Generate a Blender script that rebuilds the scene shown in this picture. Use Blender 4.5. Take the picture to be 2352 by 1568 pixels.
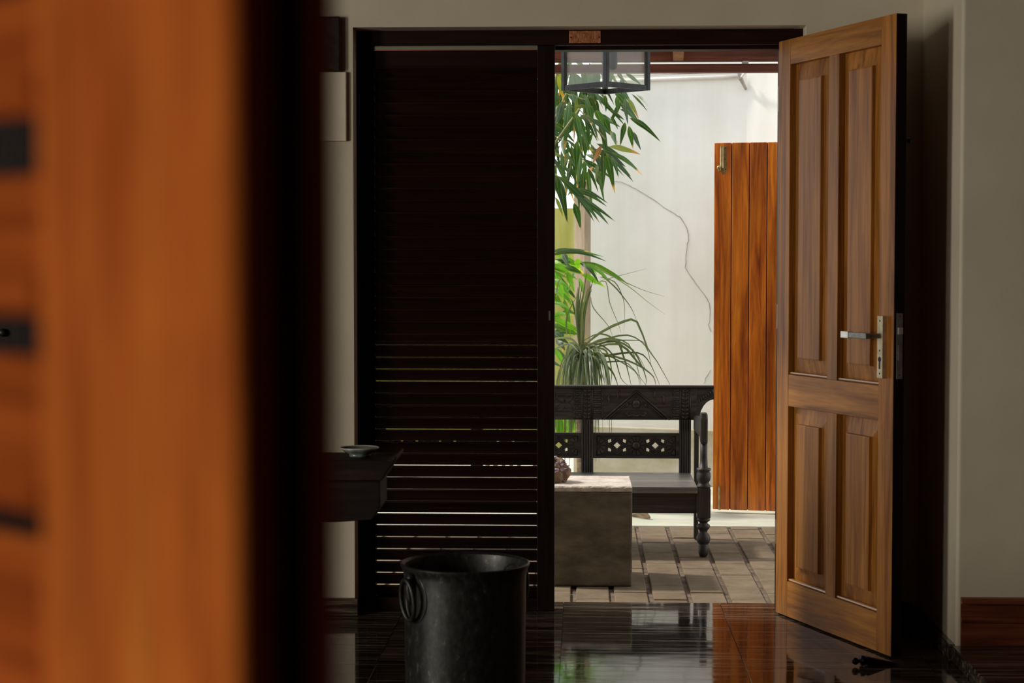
import bpy, bmesh, math, random
from mathutils import Vector, Matrix

random.seed(7)
S = bpy.context.scene
for o in list(bpy.data.objects):
    bpy.data.objects.remove(o, do_unlink=True)
COL = S.collection

# ------------------------------------------------------------------ camera
IMW, IMH, FPX = 2352.0, 1568.0, 4200.0
CAMZ, PSI, TH = 1.29, math.radians(2.24), math.atan(183 / 4200)
cd = bpy.data.cameras.new('camera')
cam = bpy.data.objects.new('camera', cd)
COL.objects.link(cam)
cam.location = (0, 0, CAMZ)
cam.rotation_euler = (math.pi / 2 - TH, 0, PSI)
cd.sensor_width = 36
cd.lens = FPX / IMW * 36
cd.clip_start = 0.05
cd.dof.use_dof = True
cd.dof.focus_distance = 8.0
cd.dof.aperture_fstop = 6.3
S.camera = cam

# ------------------------------------------------------------------ world, sun, window daylight, exposure
wd = bpy.data.worlds.new('sky')
S.world = wd
wd.use_nodes = True
bg = wd.node_tree.nodes['Background']
bg.inputs['Color'].default_value = (0.93, 0.97, 1.0, 1)
bg.inputs['Strength'].default_value = 1.75

sd = bpy.data.lights.new('sun', 'SUN')
sd.energy = 3.2
sd.angle = math.radians(5)
sd.color = (1.0, 0.93, 0.82)
sun = bpy.data.objects.new('sun', sd)
COL.objects.link(sun)
SUN_DIR = Vector((0.66, -0.16, -0.74))
sun.rotation_euler = SUN_DIR.to_track_quat('-Z', 'Y').to_euler()

ad = bpy.data.lights.new('window_daylight', 'AREA')   # daylight in the window nearer the doorway
ad.shape = 'RECTANGLE'
ad.size = 1.2
ad.size_y = 1.8
ad.energy = 170
ad.color = (1.0, 0.92, 0.77)
al = bpy.data.objects.new('window_daylight', ad)
COL.objects.link(al)
al.location = (-5.04, 2.2, 1.55)
al.rotation_euler = Vector((1, 0, 0)).to_track_quat('-Z', 'Y').to_euler()

a2 = bpy.data.lights.new('added_window_light', 'AREA')   # added light in an added window, brightens the close shutter
a2.shape = 'RECTANGLE'
a2.size = 1.0
a2.size_y = 1.7
a2.energy = 80
a2.color = (1.0, 0.90, 0.74)
al2 = bpy.data.objects.new('added_window_light', a2)
COL.objects.link(al2)
al2.location = (-5.04, -0.5, 1.55)
al2.rotation_euler = al.rotation_euler

S.view_settings.view_transform = 'Standard'
S.view_settings.look = 'None'
S.view_settings.exposure = 0.0
S.view_settings.gamma = 1.0
S.view_settings.use_curve_mapping = False

# ------------------------------------------------------------------ pixel helpers (a direction; depth comes from a plane)
_fw = Vector((-math.sin(PSI) * math.cos(TH), math.cos(PSI) * math.cos(TH), -math.sin(TH)))
_rt = Vector((math.cos(PSI), math.sin(PSI), 0))
_up = _rt.cross(_fw)
_C = Vector((0, 0, CAMZ))
def ray(px, py):
    return _fw + _rt * ((px - IMW / 2) / FPX) - _up * ((py - IMH / 2) / FPX)
def at_y(px, py, Y):
    d = ray(px, py); return _C + d * (Y / d.y)
def at_z(px, py, Z):
    d = ray(px, py); return _C + d * ((Z - CAMZ) / d.z)

# ------------------------------------------------------------------ mesh helpers
class MB:
    def __init__(s, M=None):
        s.v, s.f, s.t, s.s, s.M = [], [], [], [], M
    def add(s, vs, fs, t=None):
        b = len(s.v)
        s.v += [tuple(s.M @ Vector(v)) if s.M else tuple(v) for v in vs]
        s.f += [tuple(b + i for i in f) for f in fs]
        s.t += (t if t else [0.0] * len(vs))
        return s
    def box(s, x0, x1, y0, y1, z0, z1, M=None):
        vs = [(x, y, z) for z in (z0, z1) for y in (y0, y1) for x in (x0, x1)]
        if M: vs = [M @ Vector(v) for v in vs]
        return s.add(vs, [(0, 2, 3, 1), (4, 5, 7, 6), (0, 1, 5, 4), (1, 3, 7, 5), (3, 2, 6, 7), (2, 0, 4, 6)])
    def prism(s, poly, a, b, ax='y'):
        """poly: list of 2D points in the plane across axis ax; extruded from a to b"""
        n = len(poly)
        def p(q, h):
            return {'x': (h, q[0], q[1]), 'y': (q[0], h, q[1]), 'z': (q[0], q[1], h)}[ax]
        vs = [p(q, a) for q in poly] + [p(q, b) for q in poly]
        fs = [tuple(range(n)), tuple(range(2 * n - 1, n - 1, -1))]
        fs += [((i + 1) % n, i, n + i, n + (i + 1) % n) for i in range(n)]
        return s.add(vs, fs)
    def lathe(s, prof, c=(0, 0, 0), n=24, cap=True):
        vs, fs = [], []
        for r, z in prof:
            for k in range(n):
                a = 2 * math.pi * k / n
                vs.append((c[0] + r * math.cos(a), c[1] + r * math.sin(a), c[2] + z))
        for i in range(len(prof) - 1):
            for k in range(n):
                k2 = (k + 1) % n
                fs.append((i * n + k, i * n + k2, (i + 1) * n + k2, (i + 1) * n + k))
        if cap:
            fs.append(tuple(range(n - 1, -1, -1)))
            fs.append(tuple((len(prof) - 1) * n + k for k in range(n)))
        return s.add(vs, fs)
    def tube(s, pts, r, n=8, closed=False):
        pts = [Vector(p) for p in pts]; m = len(pts)
        rs = r if isinstance(r, (list, tuple)) else [r] * m
        vs, fs = [], []
        prev = None
        for i, p in enumerate(pts):
            if closed: t = pts[(i + 1) % m] - pts[i - 1]
            else: t = pts[min(i + 1, m - 1)] - pts[max(i - 1, 0)]
            t.normalize()
            u = prev - t * prev.dot(t) if prev else t.orthogonal()
            if u.length < 1e-6: u = t.orthogonal()
            u.normalize(); prev = u
            w = t.cross(u)
            for k in range(n):
                a = 2 * math.pi * k / n
                vs.append(p + (u * math.cos(a) + w * math.sin(a)) * rs[i])
        for i in range(m if closed else m - 1):
            j = (i + 1) % m
            for k in range(n):
                k2 = (k + 1) % n
                fs.append((i * n + k, i * n + k2, j * n + k2, j * n + k))
        if not closed:
            fs.append(tuple(range(n - 1, -1, -1)))
            fs.append(tuple((m - 1) * n + k for k in range(n)))
        return s.add(vs, fs)
    def sphere(s, c, r, n=12, m=8, sc=(1, 1, 1)):
        prof = [(r * math.sin(math.pi * i / m) + 1e-5, -r * math.cos(math.pi * i / m)) for i in range(m + 1)]
        b = len(s.v); s.lathe(prof, (0, 0, 0), n)
        for i in range(b, len(s.v)):
            v = s.v[i]; s.v[i] = (c[0] + v[0] * sc[0], c[1] + v[1] * sc[1], c[2] + v[2] * sc[2])
        return s
    def mesh(s, name, off=(0, 0, 0), smooth=False):
        me = bpy.data.meshes.new(name)
        me.from_pydata([(v[0] - off[0], v[1] - off[1], v[2] - off[2]) for v in s.v], [], s.f)
        if any(s.t):
            at = me.attributes.new('t', 'FLOAT', 'POINT')
            at.data.foreach_set('value', s.t)
            if len(s.s) == len(s.v):
                at = me.attributes.new('s', 'FLOAT', 'POINT'); at.data.foreach_set('value', s.s)
        bm = bmesh.new(); bm.from_mesh(me)
        bmesh.ops.recalc_face_normals(bm, faces=bm.faces)
        bm.to_mesh(me); bm.free()
        if smooth:
            for p in me.polygons: p.use_smooth = True
        return me
    def build(s, name, mat, parent=None, bevel=0, smooth=False, off=None, auto=False):
        if off is None:
            off = tuple(parent['_o']) if parent is not None and '_o' in parent else (0, 0, 0)
        me = s.mesh(name, off, smooth or auto)
        me.materials.append(mat)
        o = bpy.data.objects.new(name, me)
        COL.objects.link(o)
        if parent: o.parent = parent
        if parent is not None and '_o' in parent: o['_o'] = parent['_o']
        if auto:
            bm = bmesh.new(); bm.from_mesh(me)
            for e in bm.edges:
                if len(e.link_faces) == 2 and e.calc_face_angle(0) > 0.6: e.smooth = False
            bm.to_mesh(me); bm.free()
        if bevel:
            m = o.modifiers.new('bevel', 'BEVEL'); m.width = bevel; m.segments = 2
            m.limit_method = 'ANGLE'
        return o

def tag(o, label, cat, group=None, kind=None):
    o['label'] = label; o['category'] = cat
    if group: o['group'] = group
    if kind: o['kind'] = kind
    return o
def thing(name, loc, label, cat, rz=0, group=None, kind=None, world=True):
    """Empty at a thing's base. world=True: its parts are given in world coordinates."""
    o = bpy.data.objects.new(name, None); COL.objects.link(o)
    o.location = loc; o.rotation_euler = (0, 0, rz); o.empty_display_size = 0.1
    o['_o'] = list(loc) if world else [0.0, 0.0, 0.0]
    return tag(o, label, cat, group, kind)
def copy_part(o, parent, loc=None, rot=None):
    c = o.copy(); COL.objects.link(c); c.parent = parent
    if loc is not None: c.location = loc
    if rot is not None: c.rotation_euler = rot
    return c
def ribbon(mb, pts, wid, cup=0.18, roll=0.0, seg=8, flat=False):
    """a leaf blade along pts with widths wid(t); folded at the midrib"""
    P = [Vector(p) for p in pts]
    # Catmull-Rom resample
    Q = []
    n = len(P)
    for i in range(seg + 1):
        u = i / seg * (n - 1); k = min(int(u), n - 2); t = u - k
        p0 = P[max(k - 1, 0)]; p1 = P[k]; p2 = P[k + 1]; p3 = P[min(k + 2, n - 1)]
        Q.append(0.5 * ((2 * p1) + (p2 - p0) * t + (2 * p0 - 5 * p1 + 4 * p2 - p3) * t * t + (3 * p1 - p0 - 3 * p2 + p3) * t ** 3))
    vs, ts, fs, ss = [], [], [], mb.s
    for i, q in enumerate(Q):
        t = (Q[min(i + 1, seg)] - Q[max(i - 1, 0)]).normalized()
        side = t.cross(Vector((math.sin(roll) * 0.9, -math.cos(roll), 0.25)))
        if side.length < 1e-4: side = Vector((1, 0, 0))
        side.normalize(); nr = side.cross(t)
        w = wid(i / seg) * 0.5
        vs += [q - side * w, q + nr * (w * cup), q + side * w]
        ts += [i / seg + 0.001] * 3; ss += [-1.0, 0.0, 1.0]
    for i in range(seg):
        a = i * 3
        fs += [(a, a + 1, a + 4, a + 3), (a + 1, a + 2, a + 5, a + 4)]
    mb.add(vs, fs, ts)
    return mb

# ------------------------------------------------------------------ materials
def new_mat(name):
    m = bpy.data.materials.new(name); m.use_nodes = True
    nt = m.node_tree; nt.nodes.clear()
    out = nt.nodes.new('ShaderNodeOutputMaterial')
    b = nt.nodes.new('ShaderNodeBsdfPrincipled')
    nt.links.new(b.outputs[0], out.inputs[0])
    return m, nt, b, out
def N(nt, t, **kw):
    n = nt.nodes.new(t)
    for k, v in kw.items():
        if hasattr(n, k): setattr(n, k, v)
        else: n.inputs[k].default_value = v
    return n
def ramp(nt, stops):
    r = nt.nodes.new('ShaderNodeValToRGB')
    e = r.color_ramp.elements
    while len(e) < len(stops): e.new(0.5)
    for i, (p, c) in enumerate(stops):
        e[i].position = p; e[i].color = (*c, 1) if len(c) == 3 else c
    return r
def coords(nt, scale, rand=True):
    tc = N(nt, 'ShaderNodeTexCoord')
    src = tc.outputs['Object']
    if rand:
        oi = N(nt, 'ShaderNodeObjectInfo')
        ml = N(nt, 'ShaderNodeVectorMath', operation='SCALE')
        cb = N(nt, 'ShaderNodeCombineXYZ')
        for i, k in enumerate((17.3, 29.1, 11.7)):
            mm = N(nt, 'ShaderNodeMath', operation='MULTIPLY'); mm.inputs[1].default_value = k
            nt.links.new(oi.outputs['Random'], mm.inputs[0]); nt.links.new(mm.outputs[0], cb.inputs[i])
        ad_ = N(nt, 'ShaderNodeVectorMath', operation='ADD')
        nt.links.new(src, ad_.inputs[0]); nt.links.new(cb.outputs[0], ad_.inputs[1])
        src = ad_.outputs[0]
    mp = N(nt, 'ShaderNodeMapping'); mp.inputs['Scale'].default_value = scale
    nt.links.new(src, mp.inputs['Vector'])
    return mp.outputs[0]
def mixc(nt, a, b, fac, mode='MIX'):
    m = N(nt, 'ShaderNodeMix', data_type='RGBA', blend_type=mode)
    for s_, v in ((6, a), (7, b)):
        if hasattr(v, 'links') or hasattr(v, 'is_linked'): nt.links.new(v, m.inputs[s_])
        else: m.inputs[s_].default_value = (*v, 1)
    if hasattr(fac, 'is_linked'): nt.links.new(fac, m.inputs[0])
    else: m.inputs[0].default_value = fac
    return m.outputs[2]
def bump(nt, b, h, strength, dist=0.002):
    bp = N(nt, 'ShaderNodeBump'); bp.inputs['Strength'].default_value = strength
    bp.inputs['Distance'].default_value = dist
    nt.links.new(h, bp.inputs['Height']); nt.links.new(bp.outputs[0], b.inputs['Normal'])
def wood(name, c0, c1, c2, axis='z', cross=22.0, along=1.3, rough=0.42, knots=0.5, var=0.25, coat=0.0, bstr=0.25, spec=0.5):
    m, nt, b, _ = new_mat(name)
    b.inputs['Specular IOR Level'].default_value = spec
    sc = {'x': (along, cross, cross), 'y': (cross, along, cross), 'z': (cross, cross, along)}[axis]
    v = coords(nt, sc)
    n1 = N(nt, 'ShaderNodeTexNoise', Scale=1.0, Detail=6.0, Roughness=0.6, Distortion=0.9)
    nt.links.new(v, n1.inputs['Vector'])
    r1 = ramp(nt, [(0.3, c0), (0.5, c1), (0.72, c2)])
    nt.links.new(n1.outputs[0], r1.inputs[0])
    v2 = coords(nt, tuple(x * 0.22 + 0.6 for x in sc))
    n2 = N(nt, 'ShaderNodeTexNoise', Scale=1.0, Detail=3.0, Distortion=1.5)
    nt.links.new(v2, n2.inputs['Vector'])
    r2 = ramp(nt, [(0.33, (0.5, 0.43, 0.36)), (0.6, (1.1, 1.05, 1.0))])
    nt.links.new(n2.outputs[0], r2.inputs[0])
    c = mixc(nt, r1.outputs[0], r2.outputs[0], knots, 'MULTIPLY')
    oi = N(nt, 'ShaderNodeObjectInfo')
    r3 = ramp(nt, [(0, (1 - var,) * 3), (1, (1 + var, 1 + var * 0.9, 1 + var * 0.7))])
    nt.links.new(oi.outputs['Random'], r3.inputs[0])
    c = mixc(nt, c, r3.outputs[0], 1.0, 'MULTIPLY')
    v3 = coords(nt, tuple(x * 5 for x in sc))
    n3 = N(nt, 'ShaderNodeTexNoise', Scale=1.0, Detail=2.0)
    nt.links.new(v3, n3.inputs['Vector'])
    r4 = ramp(nt, [(0.35, (0.72,) * 3), (0.55, (1.0,) * 3)])
    nt.links.new(n3.outputs[0], r4.inputs[0])
    c = mixc(nt, c, r4.outputs[0], 0.7, 'MULTIPLY')
    nt.links.new(c, b.inputs['Base Color'])
    b.inputs['Roughness'].default_value = rough
    b.inputs['Coat Weight'].default_value = coat
    b.inputs['Coat Roughness'].default_value = 0.2
    bump(nt, b, n3.outputs[0], bstr, 0.0008)
    return m
def noisy(name, c0, c1, scale=8.0, rough=0.6, metal=0.0, bstr=0.2, bdist=0.002, detail=5, lo=0.35, hi=0.65, stretch=(1, 1, 1), fine=60.0, rand=False, spec=0.5):
    m, nt, b, _ = new_mat(name)
    v = coords(nt, stretch, rand)
    n1 = N(nt, 'ShaderNodeTexNoise', Scale=scale, Detail=detail, Roughness=0.62)
    nt.links.new(v, n1.inputs['Vector'])
    r = ramp(nt, [(lo, c0), (hi, c1)])
    nt.links.new(n1.outputs[0], r.inputs[0])
    nt.links.new(r.outputs[0], b.inputs['Base Color'])
    n2 = N(nt, 'ShaderNodeTexNoise', Scale=fine, Detail=3.0)
    nt.links.new(v, n2.inputs['Vector'])
    b.inputs['Roughness'].default_value = rough
    b.inputs['Metallic'].default_value = metal
    b.inputs['Specular IOR Level'].default_value = spec
    if bstr: bump(nt, b, n2.outputs[0], bstr, bdist)
    return m

M = {}
M['plaster'] = noisy('interior_plaster', (0.50, 0.45, 0.35), (0.57, 0.515, 0.405), 2.0, 0.85, bstr=0.25, bdist=0.001, fine=140)
M['ceiling'] = noisy('ceiling_paint', (0.55, 0.52, 0.46), (0.6, 0.57, 0.5), 2, 0.9)
M['granite'] = None
def granite():
    m, nt, b, _ = new_mat('polished_granite')
    v = coords(nt, (2.2, 60, 60), True)
    n1 = N(nt, 'ShaderNodeTexNoise', Scale=1.0, Detail=8.0, Roughness=0.7, Distortion=0.3)
    nt.links.new(v, n1.inputs['Vector'])
    r = ramp(nt, [(0.38, (0.008, 0.008, 0.008)), (0.50, (0.03, 0.024, 0.019)), (0.58, (0.12, 0.092, 0.066)), (0.74, (0.34, 0.28, 0.22))])
    nt.links.new(n1.outputs[0], r.inputs[0])
    nt.links.new(r.outputs[0], b.inputs['Base Color'])
    rr = ramp(nt, [(0.5, (0.05,) * 3), (0.75, (0.22,) * 3)])
    nt.links.new(n1.outputs[0], rr.inputs[0]); nt.links.new(rr.outputs[0], b.inputs['Roughness'])
    b.inputs['IOR'].default_value = 1.55
    v2 = coords(nt, (5, 9, 9), True)
    n2 = N(nt, 'ShaderNodeTexNoise', Scale=1.0, Detail=1.0)
    nt.links.new(v2, n2.inputs['Vector'])
    bump(nt, b, n2.outputs[0], 0.12, 0.004)
    return m
M['granite'] = granite()
M['door_wood'] = wood('teak_door_upright', (0.16, 0.055, 0.010), (0.31, 0.124, 0.024), (0.43, 0.190, 0.042), 'z', 26, 1.2, 0.42, 0.5, 0.10, spec=0.12)
M['door_wood_x'] = wood('teak_door_cross', (0.17, 0.059, 0.010), (0.34, 0.137, 0.025), (0.46, 0.205, 0.044), 'x', 26, 1.5, 0.42, 0.55, 0.08, spec=0.12)
M['gate_wood'] = wood('varnished_gate_board', (0.20, 0.034, 0.006), (0.60, 0.150, 0.012), (0.88, 0.30, 0.022), 'z', 24, 1.4, 0.30, 0.75, 0.22, coat=0.25)
M['front_wood'] = wood('orange_louvre_wood', (0.38, 0.080, 0.017), (0.60, 0.160, 0.032), (0.72, 0.25, 0.050), 'z', 30, 4.0, 0.8, 0.7, 0.06, spec=0.0)
M['front_wood_x'] = wood('orange_louvre_slat', (0.22, 0.050, 0.012), (0.40, 0.095, 0.02), (0.50, 0.15, 0.03), 'x', 30, 2.0, 0.8, 0.5, 0.12, spec=0.0)
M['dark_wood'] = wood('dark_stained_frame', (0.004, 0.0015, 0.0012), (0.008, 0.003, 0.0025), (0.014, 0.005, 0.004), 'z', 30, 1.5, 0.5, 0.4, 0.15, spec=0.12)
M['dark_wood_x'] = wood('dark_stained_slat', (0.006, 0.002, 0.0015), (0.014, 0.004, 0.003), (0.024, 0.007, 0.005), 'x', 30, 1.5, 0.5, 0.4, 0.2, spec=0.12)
M['roof_wood'] = wood('red_brown_roof_timber', (0.10, 0.028, 0.015), (0.22, 0.062, 0.03), (0.30, 0.095, 0.05), 'x', 20, 1.0, 0.6, 0.5, 0.2)
M['rafter_wood'] = wood('pale_rafter', (0.22, 0.09, 0.04), (0.36, 0.17, 0.08), (0.48, 0.25, 0.12), 'y', 20, 1.0, 0.6, 0.4, 0.1)
M['bench_wood'] = wood('weathered_black_wood', (0.014, 0.011, 0.010), (0.038, 0.030, 0.027), (0.085, 0.066, 0.057), 'z', 34, 2.0, 0.5, 0.4, 0.15, bstr=0.6)
M['bench_wood_x'] = wood('weathered_black_board', (0.014, 0.011, 0.010), (0.040, 0.032, 0.029), (0.095, 0.074, 0.063), 'x', 34, 2.0, 0.48, 0.4, 0.12, bstr=0.6)
M['seat_wood'] = wood('worn_grey_seat', (0.10, 0.095, 0.09), (0.19, 0.178, 0.166), (0.30, 0.285, 0.265), 'x', 30, 1.6, 0.36, 0.3, 0.05)
M['console_wood'] = wood('old_black_console', (0.006, 0.004, 0.004), (0.014, 0.009, 0.008), (0.03, 0.018, 0.015), 'x', 30, 2, 0.55, 0.4, 0.1, spec=0.12)
M['base_wood'] = wood('mahogany_baseboard', (0.035, 0.009, 0.005), (0.085, 0.022, 0.011), (0.15, 0.042, 0.02), 'x', 24, 1.2, 0.4, 0.5, 0.1)
M['trim_wood'] = wood('mahogany_trim', (0.06, 0.016, 0.008), (0.15, 0.04, 0.018), (0.25, 0.075, 0.034), 'x', 24, 1.2, 0.35, 0.5, 0.1)
M['bead_wood'] = wood('glossy_bead', (0.18, 0.07, 0.016), (0.33, 0.14, 0.03), (0.44, 0.2, 0.05), 'x', 26, 1.2, 0.22, 0.3, 0.05, spec=0.7)
M['iron'] = noisy('dark_metal', (0.010, 0.011, 0.011), (0.03, 0.032, 0.031), 30, 0.45, 0.6, 0.3)
M['lantern_metal'] = noisy('lantern_metal', (0.014, 0.015, 0.014), (0.04, 0.043, 0.041), 20, 0.5, 0.4, 0.2)
M['brass'] = noisy('aged_brass', (0.30, 0.20, 0.08), (0.52, 0.40, 0.20), 25, 0.35, 0.9, 0.15)
M['plate_metal'] = noisy('worn_brass_plate', (0.42, 0.33, 0.20), (0.60, 0.50, 0.34), 40, 0.45, 0.55, 0.1)
M['steel'] = noisy('brushed_steel', (0.5, 0.48, 0.44), (0.66, 0.63, 0.58), 40, 0.35, 0.8, 0.05)
M['dark_steel'] = noisy('dull_steel', (0.16, 0.155, 0.14), (0.24, 0.23, 0.21), 40, 0.4, 0.7, 0.05)
M['black'] = noisy('black_hole', (0.003, 0.003, 0.003), (0.006, 0.006, 0.006), 10, 0.7, 0, 0)
M['copper'] = noisy('copper_plate', (0.35, 0.12, 0.05), (0.62, 0.26, 0.12), 60, 0.45, 0.6, 0.8, 0.002, fine=140)
M['outer_white'] = None
def outer_white():
    m, nt, b, _ = new_mat('white_courtyard_plaster')
    v = coords(nt, (1, 1, 1), False)
    n1 = N(nt, 'ShaderNodeTexNoise', Scale=1.3, Detail=5.0, Roughness=0.6); nt.links.new(v, n1.inputs['Vector'])
    r = ramp(nt, [(0.3, (0.70, 0.69, 0.63)), (0.62, (0.80, 0.80, 0.76))]); nt.links.new(n1.outputs[0], r.inputs[0])
    v2 = coords(nt, (7, 7, 0.5), False)
    n2 = N(nt, 'ShaderNodeTexNoise', Scale=1.0, Detail=4.0); nt.links.new(v2, n2.inputs['Vector'])
    r2 = ramp(nt, [(0.35, (0.94, 0.935, 0.92)), (0.6, (1, 1, 1))]); nt.links.new(n2.outputs[0], r2.inputs[0])
    c = mixc(nt, r.outputs[0], r2.outputs[0], 1.0, 'MULTIPLY')
    nt.links.new(c, b.inputs['Base Color']); b.inputs['Roughness'].default_value = 0.8
    n3 = N(nt, 'ShaderNodeTexNoise', Scale=90.0, Detail=3.0); nt.links.new(v, n3.inputs['Vector'])
    bump(nt, b, n3.outputs[0], 0.15, 0.002)
    return m
M['outer_white'] = outer_white()
M['plinth'] = noisy('stained_plinth', (0.34, 0.29, 0.17), (0.52, 0.49, 0.42), 2.5, 0.85, bstr=0.3, stretch=(1, 1, 1.6))
M['yellow_wall'] = noisy('mossy_yellow_wall', (0.27, 0.255, 0.05), (0.42, 0.39, 0.12), 1.2, 0.85, stretch=(5, 5, 0.6))
M['tan_stone'] = noisy('tan_pillar', (0.26, 0.19, 0.12), (0.42, 0.33, 0.24), 3, 0.85, stretch=(4, 4, 0.8))
M['pale_ground'] = noisy('pale_concrete', (0.50, 0.52, 0.40), (0.66, 0.65, 0.56), 3.0, 0.8, bstr=0.3, stretch=(0.7, 2, 1))
M['paver'] = noisy('brown_paver', (0.142, 0.100, 0.058), (0.228, 0.168, 0.106), 9, 0.85, bstr=0.5, bdist=0.002, fine=220, rand=True, detail=8)
M['sand'] = noisy('sandy_joint', (0.085, 0.06, 0.042), (0.24, 0.18, 0.13), 14, 0.95, bstr=0.6, fine=160)
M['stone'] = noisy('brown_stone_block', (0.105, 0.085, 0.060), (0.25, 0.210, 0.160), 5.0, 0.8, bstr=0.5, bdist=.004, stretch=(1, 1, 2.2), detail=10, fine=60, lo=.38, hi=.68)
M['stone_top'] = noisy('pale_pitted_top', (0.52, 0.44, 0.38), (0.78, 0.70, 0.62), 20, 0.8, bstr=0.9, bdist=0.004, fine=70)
M['amethyst'] = noisy('crystal_crust', (0.20, 0.13, 0.17), (0.55, 0.45, 0.50), 40, 0.3, bstr=0.6, fine=90)
M['rock'] = noisy('brown_rock', (0.14, 0.075, 0.04), (0.30, 0.18, 0.10), 18, 0.7, bstr=0.7, fine=60)
M['white_paint'] = noisy('white_paint', (0.70, 0.68, 0.64), (0.78, 0.76, 0.72), 6, 0.5)
M['grey_metal'] = noisy('grey_bracket', (0.26, 0.23, 0.2), (0.4, 0.37, 0.33), 20, 0.5, 0.2)
M['crack'] = noisy('crack_line', (0.30, 0.29, 0.25), (0.42, 0.40, 0.36), 10, 0.9, bstr=0)
M['slab'] = noisy('pale_wall_slab', (0.66, 0.58, 0.46), (0.74, 0.66, 0.53), 5, 0.7)
M['porcelain'] = noisy('glazed_dish', (0.045, 0.06, 0.055), (0.16, 0.19, 0.17), 30, 0.2, bstr=0)
M['rim'] = noisy('pale_glazed_rim', (0.34, 0.36, 0.32), (0.46, 0.47, 0.43), 30, 0.25, bstr=0)
M['painted_reflection'] = noisy('reflection_bar', (0.55, 0.50, 0.42), (0.62, 0.57, 0.48), 20, 0.6)  # matte colour standing in for a reflection inside the dish
M['bark'] = noisy('brown_stem', (0.12, 0.08, 0.045), (0.26, 0.19, 0.11), 20, 0.9, bstr=0.8, stretch=(1, 1, 3))
M['culm'] = noisy('green_stem', (0.16, 0.17, 0.05), (0.34, 0.30, 0.11), 12, 0.5)
def bucket_mat():
    m, nt, b, _ = new_mat('speckled_black_metal')
    v = coords(nt, (1, 1, 0.55), False)
    n1 = N(nt, 'ShaderNodeTexNoise', Scale=60.0, Detail=6.0, Roughness=0.7); nt.links.new(v, n1.inputs['Vector'])
    r = ramp(nt, [(0.42, (0.007, 0.0075, 0.0075)), (0.62, (0.024, 0.025, 0.024)), (0.73, (0.12, 0.12, 0.11))]); nt.links.new(n1.outputs[0], r.inputs[0])
    nt.links.new(r.outputs[0], b.inputs['Base Color'])
    b.inputs['Metallic'].default_value = 0.35; b.inputs['Roughness'].default_value = 0.42
    bump(nt, b, n1.outputs[0], 0.35, 0.002)
    return m
M['bucket'] = bucket_mat()
def glass_mat():
    m, nt, b, out = new_mat('thin_glass')
    nt.nodes.remove(b)
    tr = N(nt, 'ShaderNodeBsdfTransparent'); tr.inputs[0].default_value = (0.965, 0.97, 0.945, 1)
    gl = N(nt, 'ShaderNodeBsdfGlossy'); gl.inputs['Roughness'].default_value = 0.02
    df = N(nt, 'ShaderNodeBsdfDiffuse'); df.inputs[0].default_value = (0.6, 0.56, 0.46, 1)
    lw = N(nt, 'ShaderNodeLayerWeight'); lw.inputs[0].default_value = 0.5
    pw = N(nt, 'ShaderNodeMath', operation='POWER'); nt.links.new(lw.outputs['Facing'], pw.inputs[0]); pw.inputs[1].default_value = 4.0
    fr = N(nt, 'ShaderNodeMath', operation='MULTIPLY_ADD'); nt.links.new(pw.outputs[0], fr.inputs[0]); fr.inputs[1].default_value = 0.8; fr.inputs[2].default_value = 0.022
    m1 = N(nt, 'ShaderNodeMixShader'); nt.links.new(fr.outputs[0], m1.inputs[0])
    nt.links.new(tr.outputs[0], m1.inputs[1]); nt.links.new(gl.outputs[0], m1.inputs[2])
    m2 = N(nt, 'ShaderNodeMixShader'); m2.inputs[0].default_value = 0.02
    nt.links.new(m1.outputs[0], m2.inputs[1]); nt.links.new(df.outputs[0], m2.inputs[2])
    nt.links.new(m2.outputs[0], out.inputs[0])
    return m
M['glass'] = glass_mat()
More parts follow.
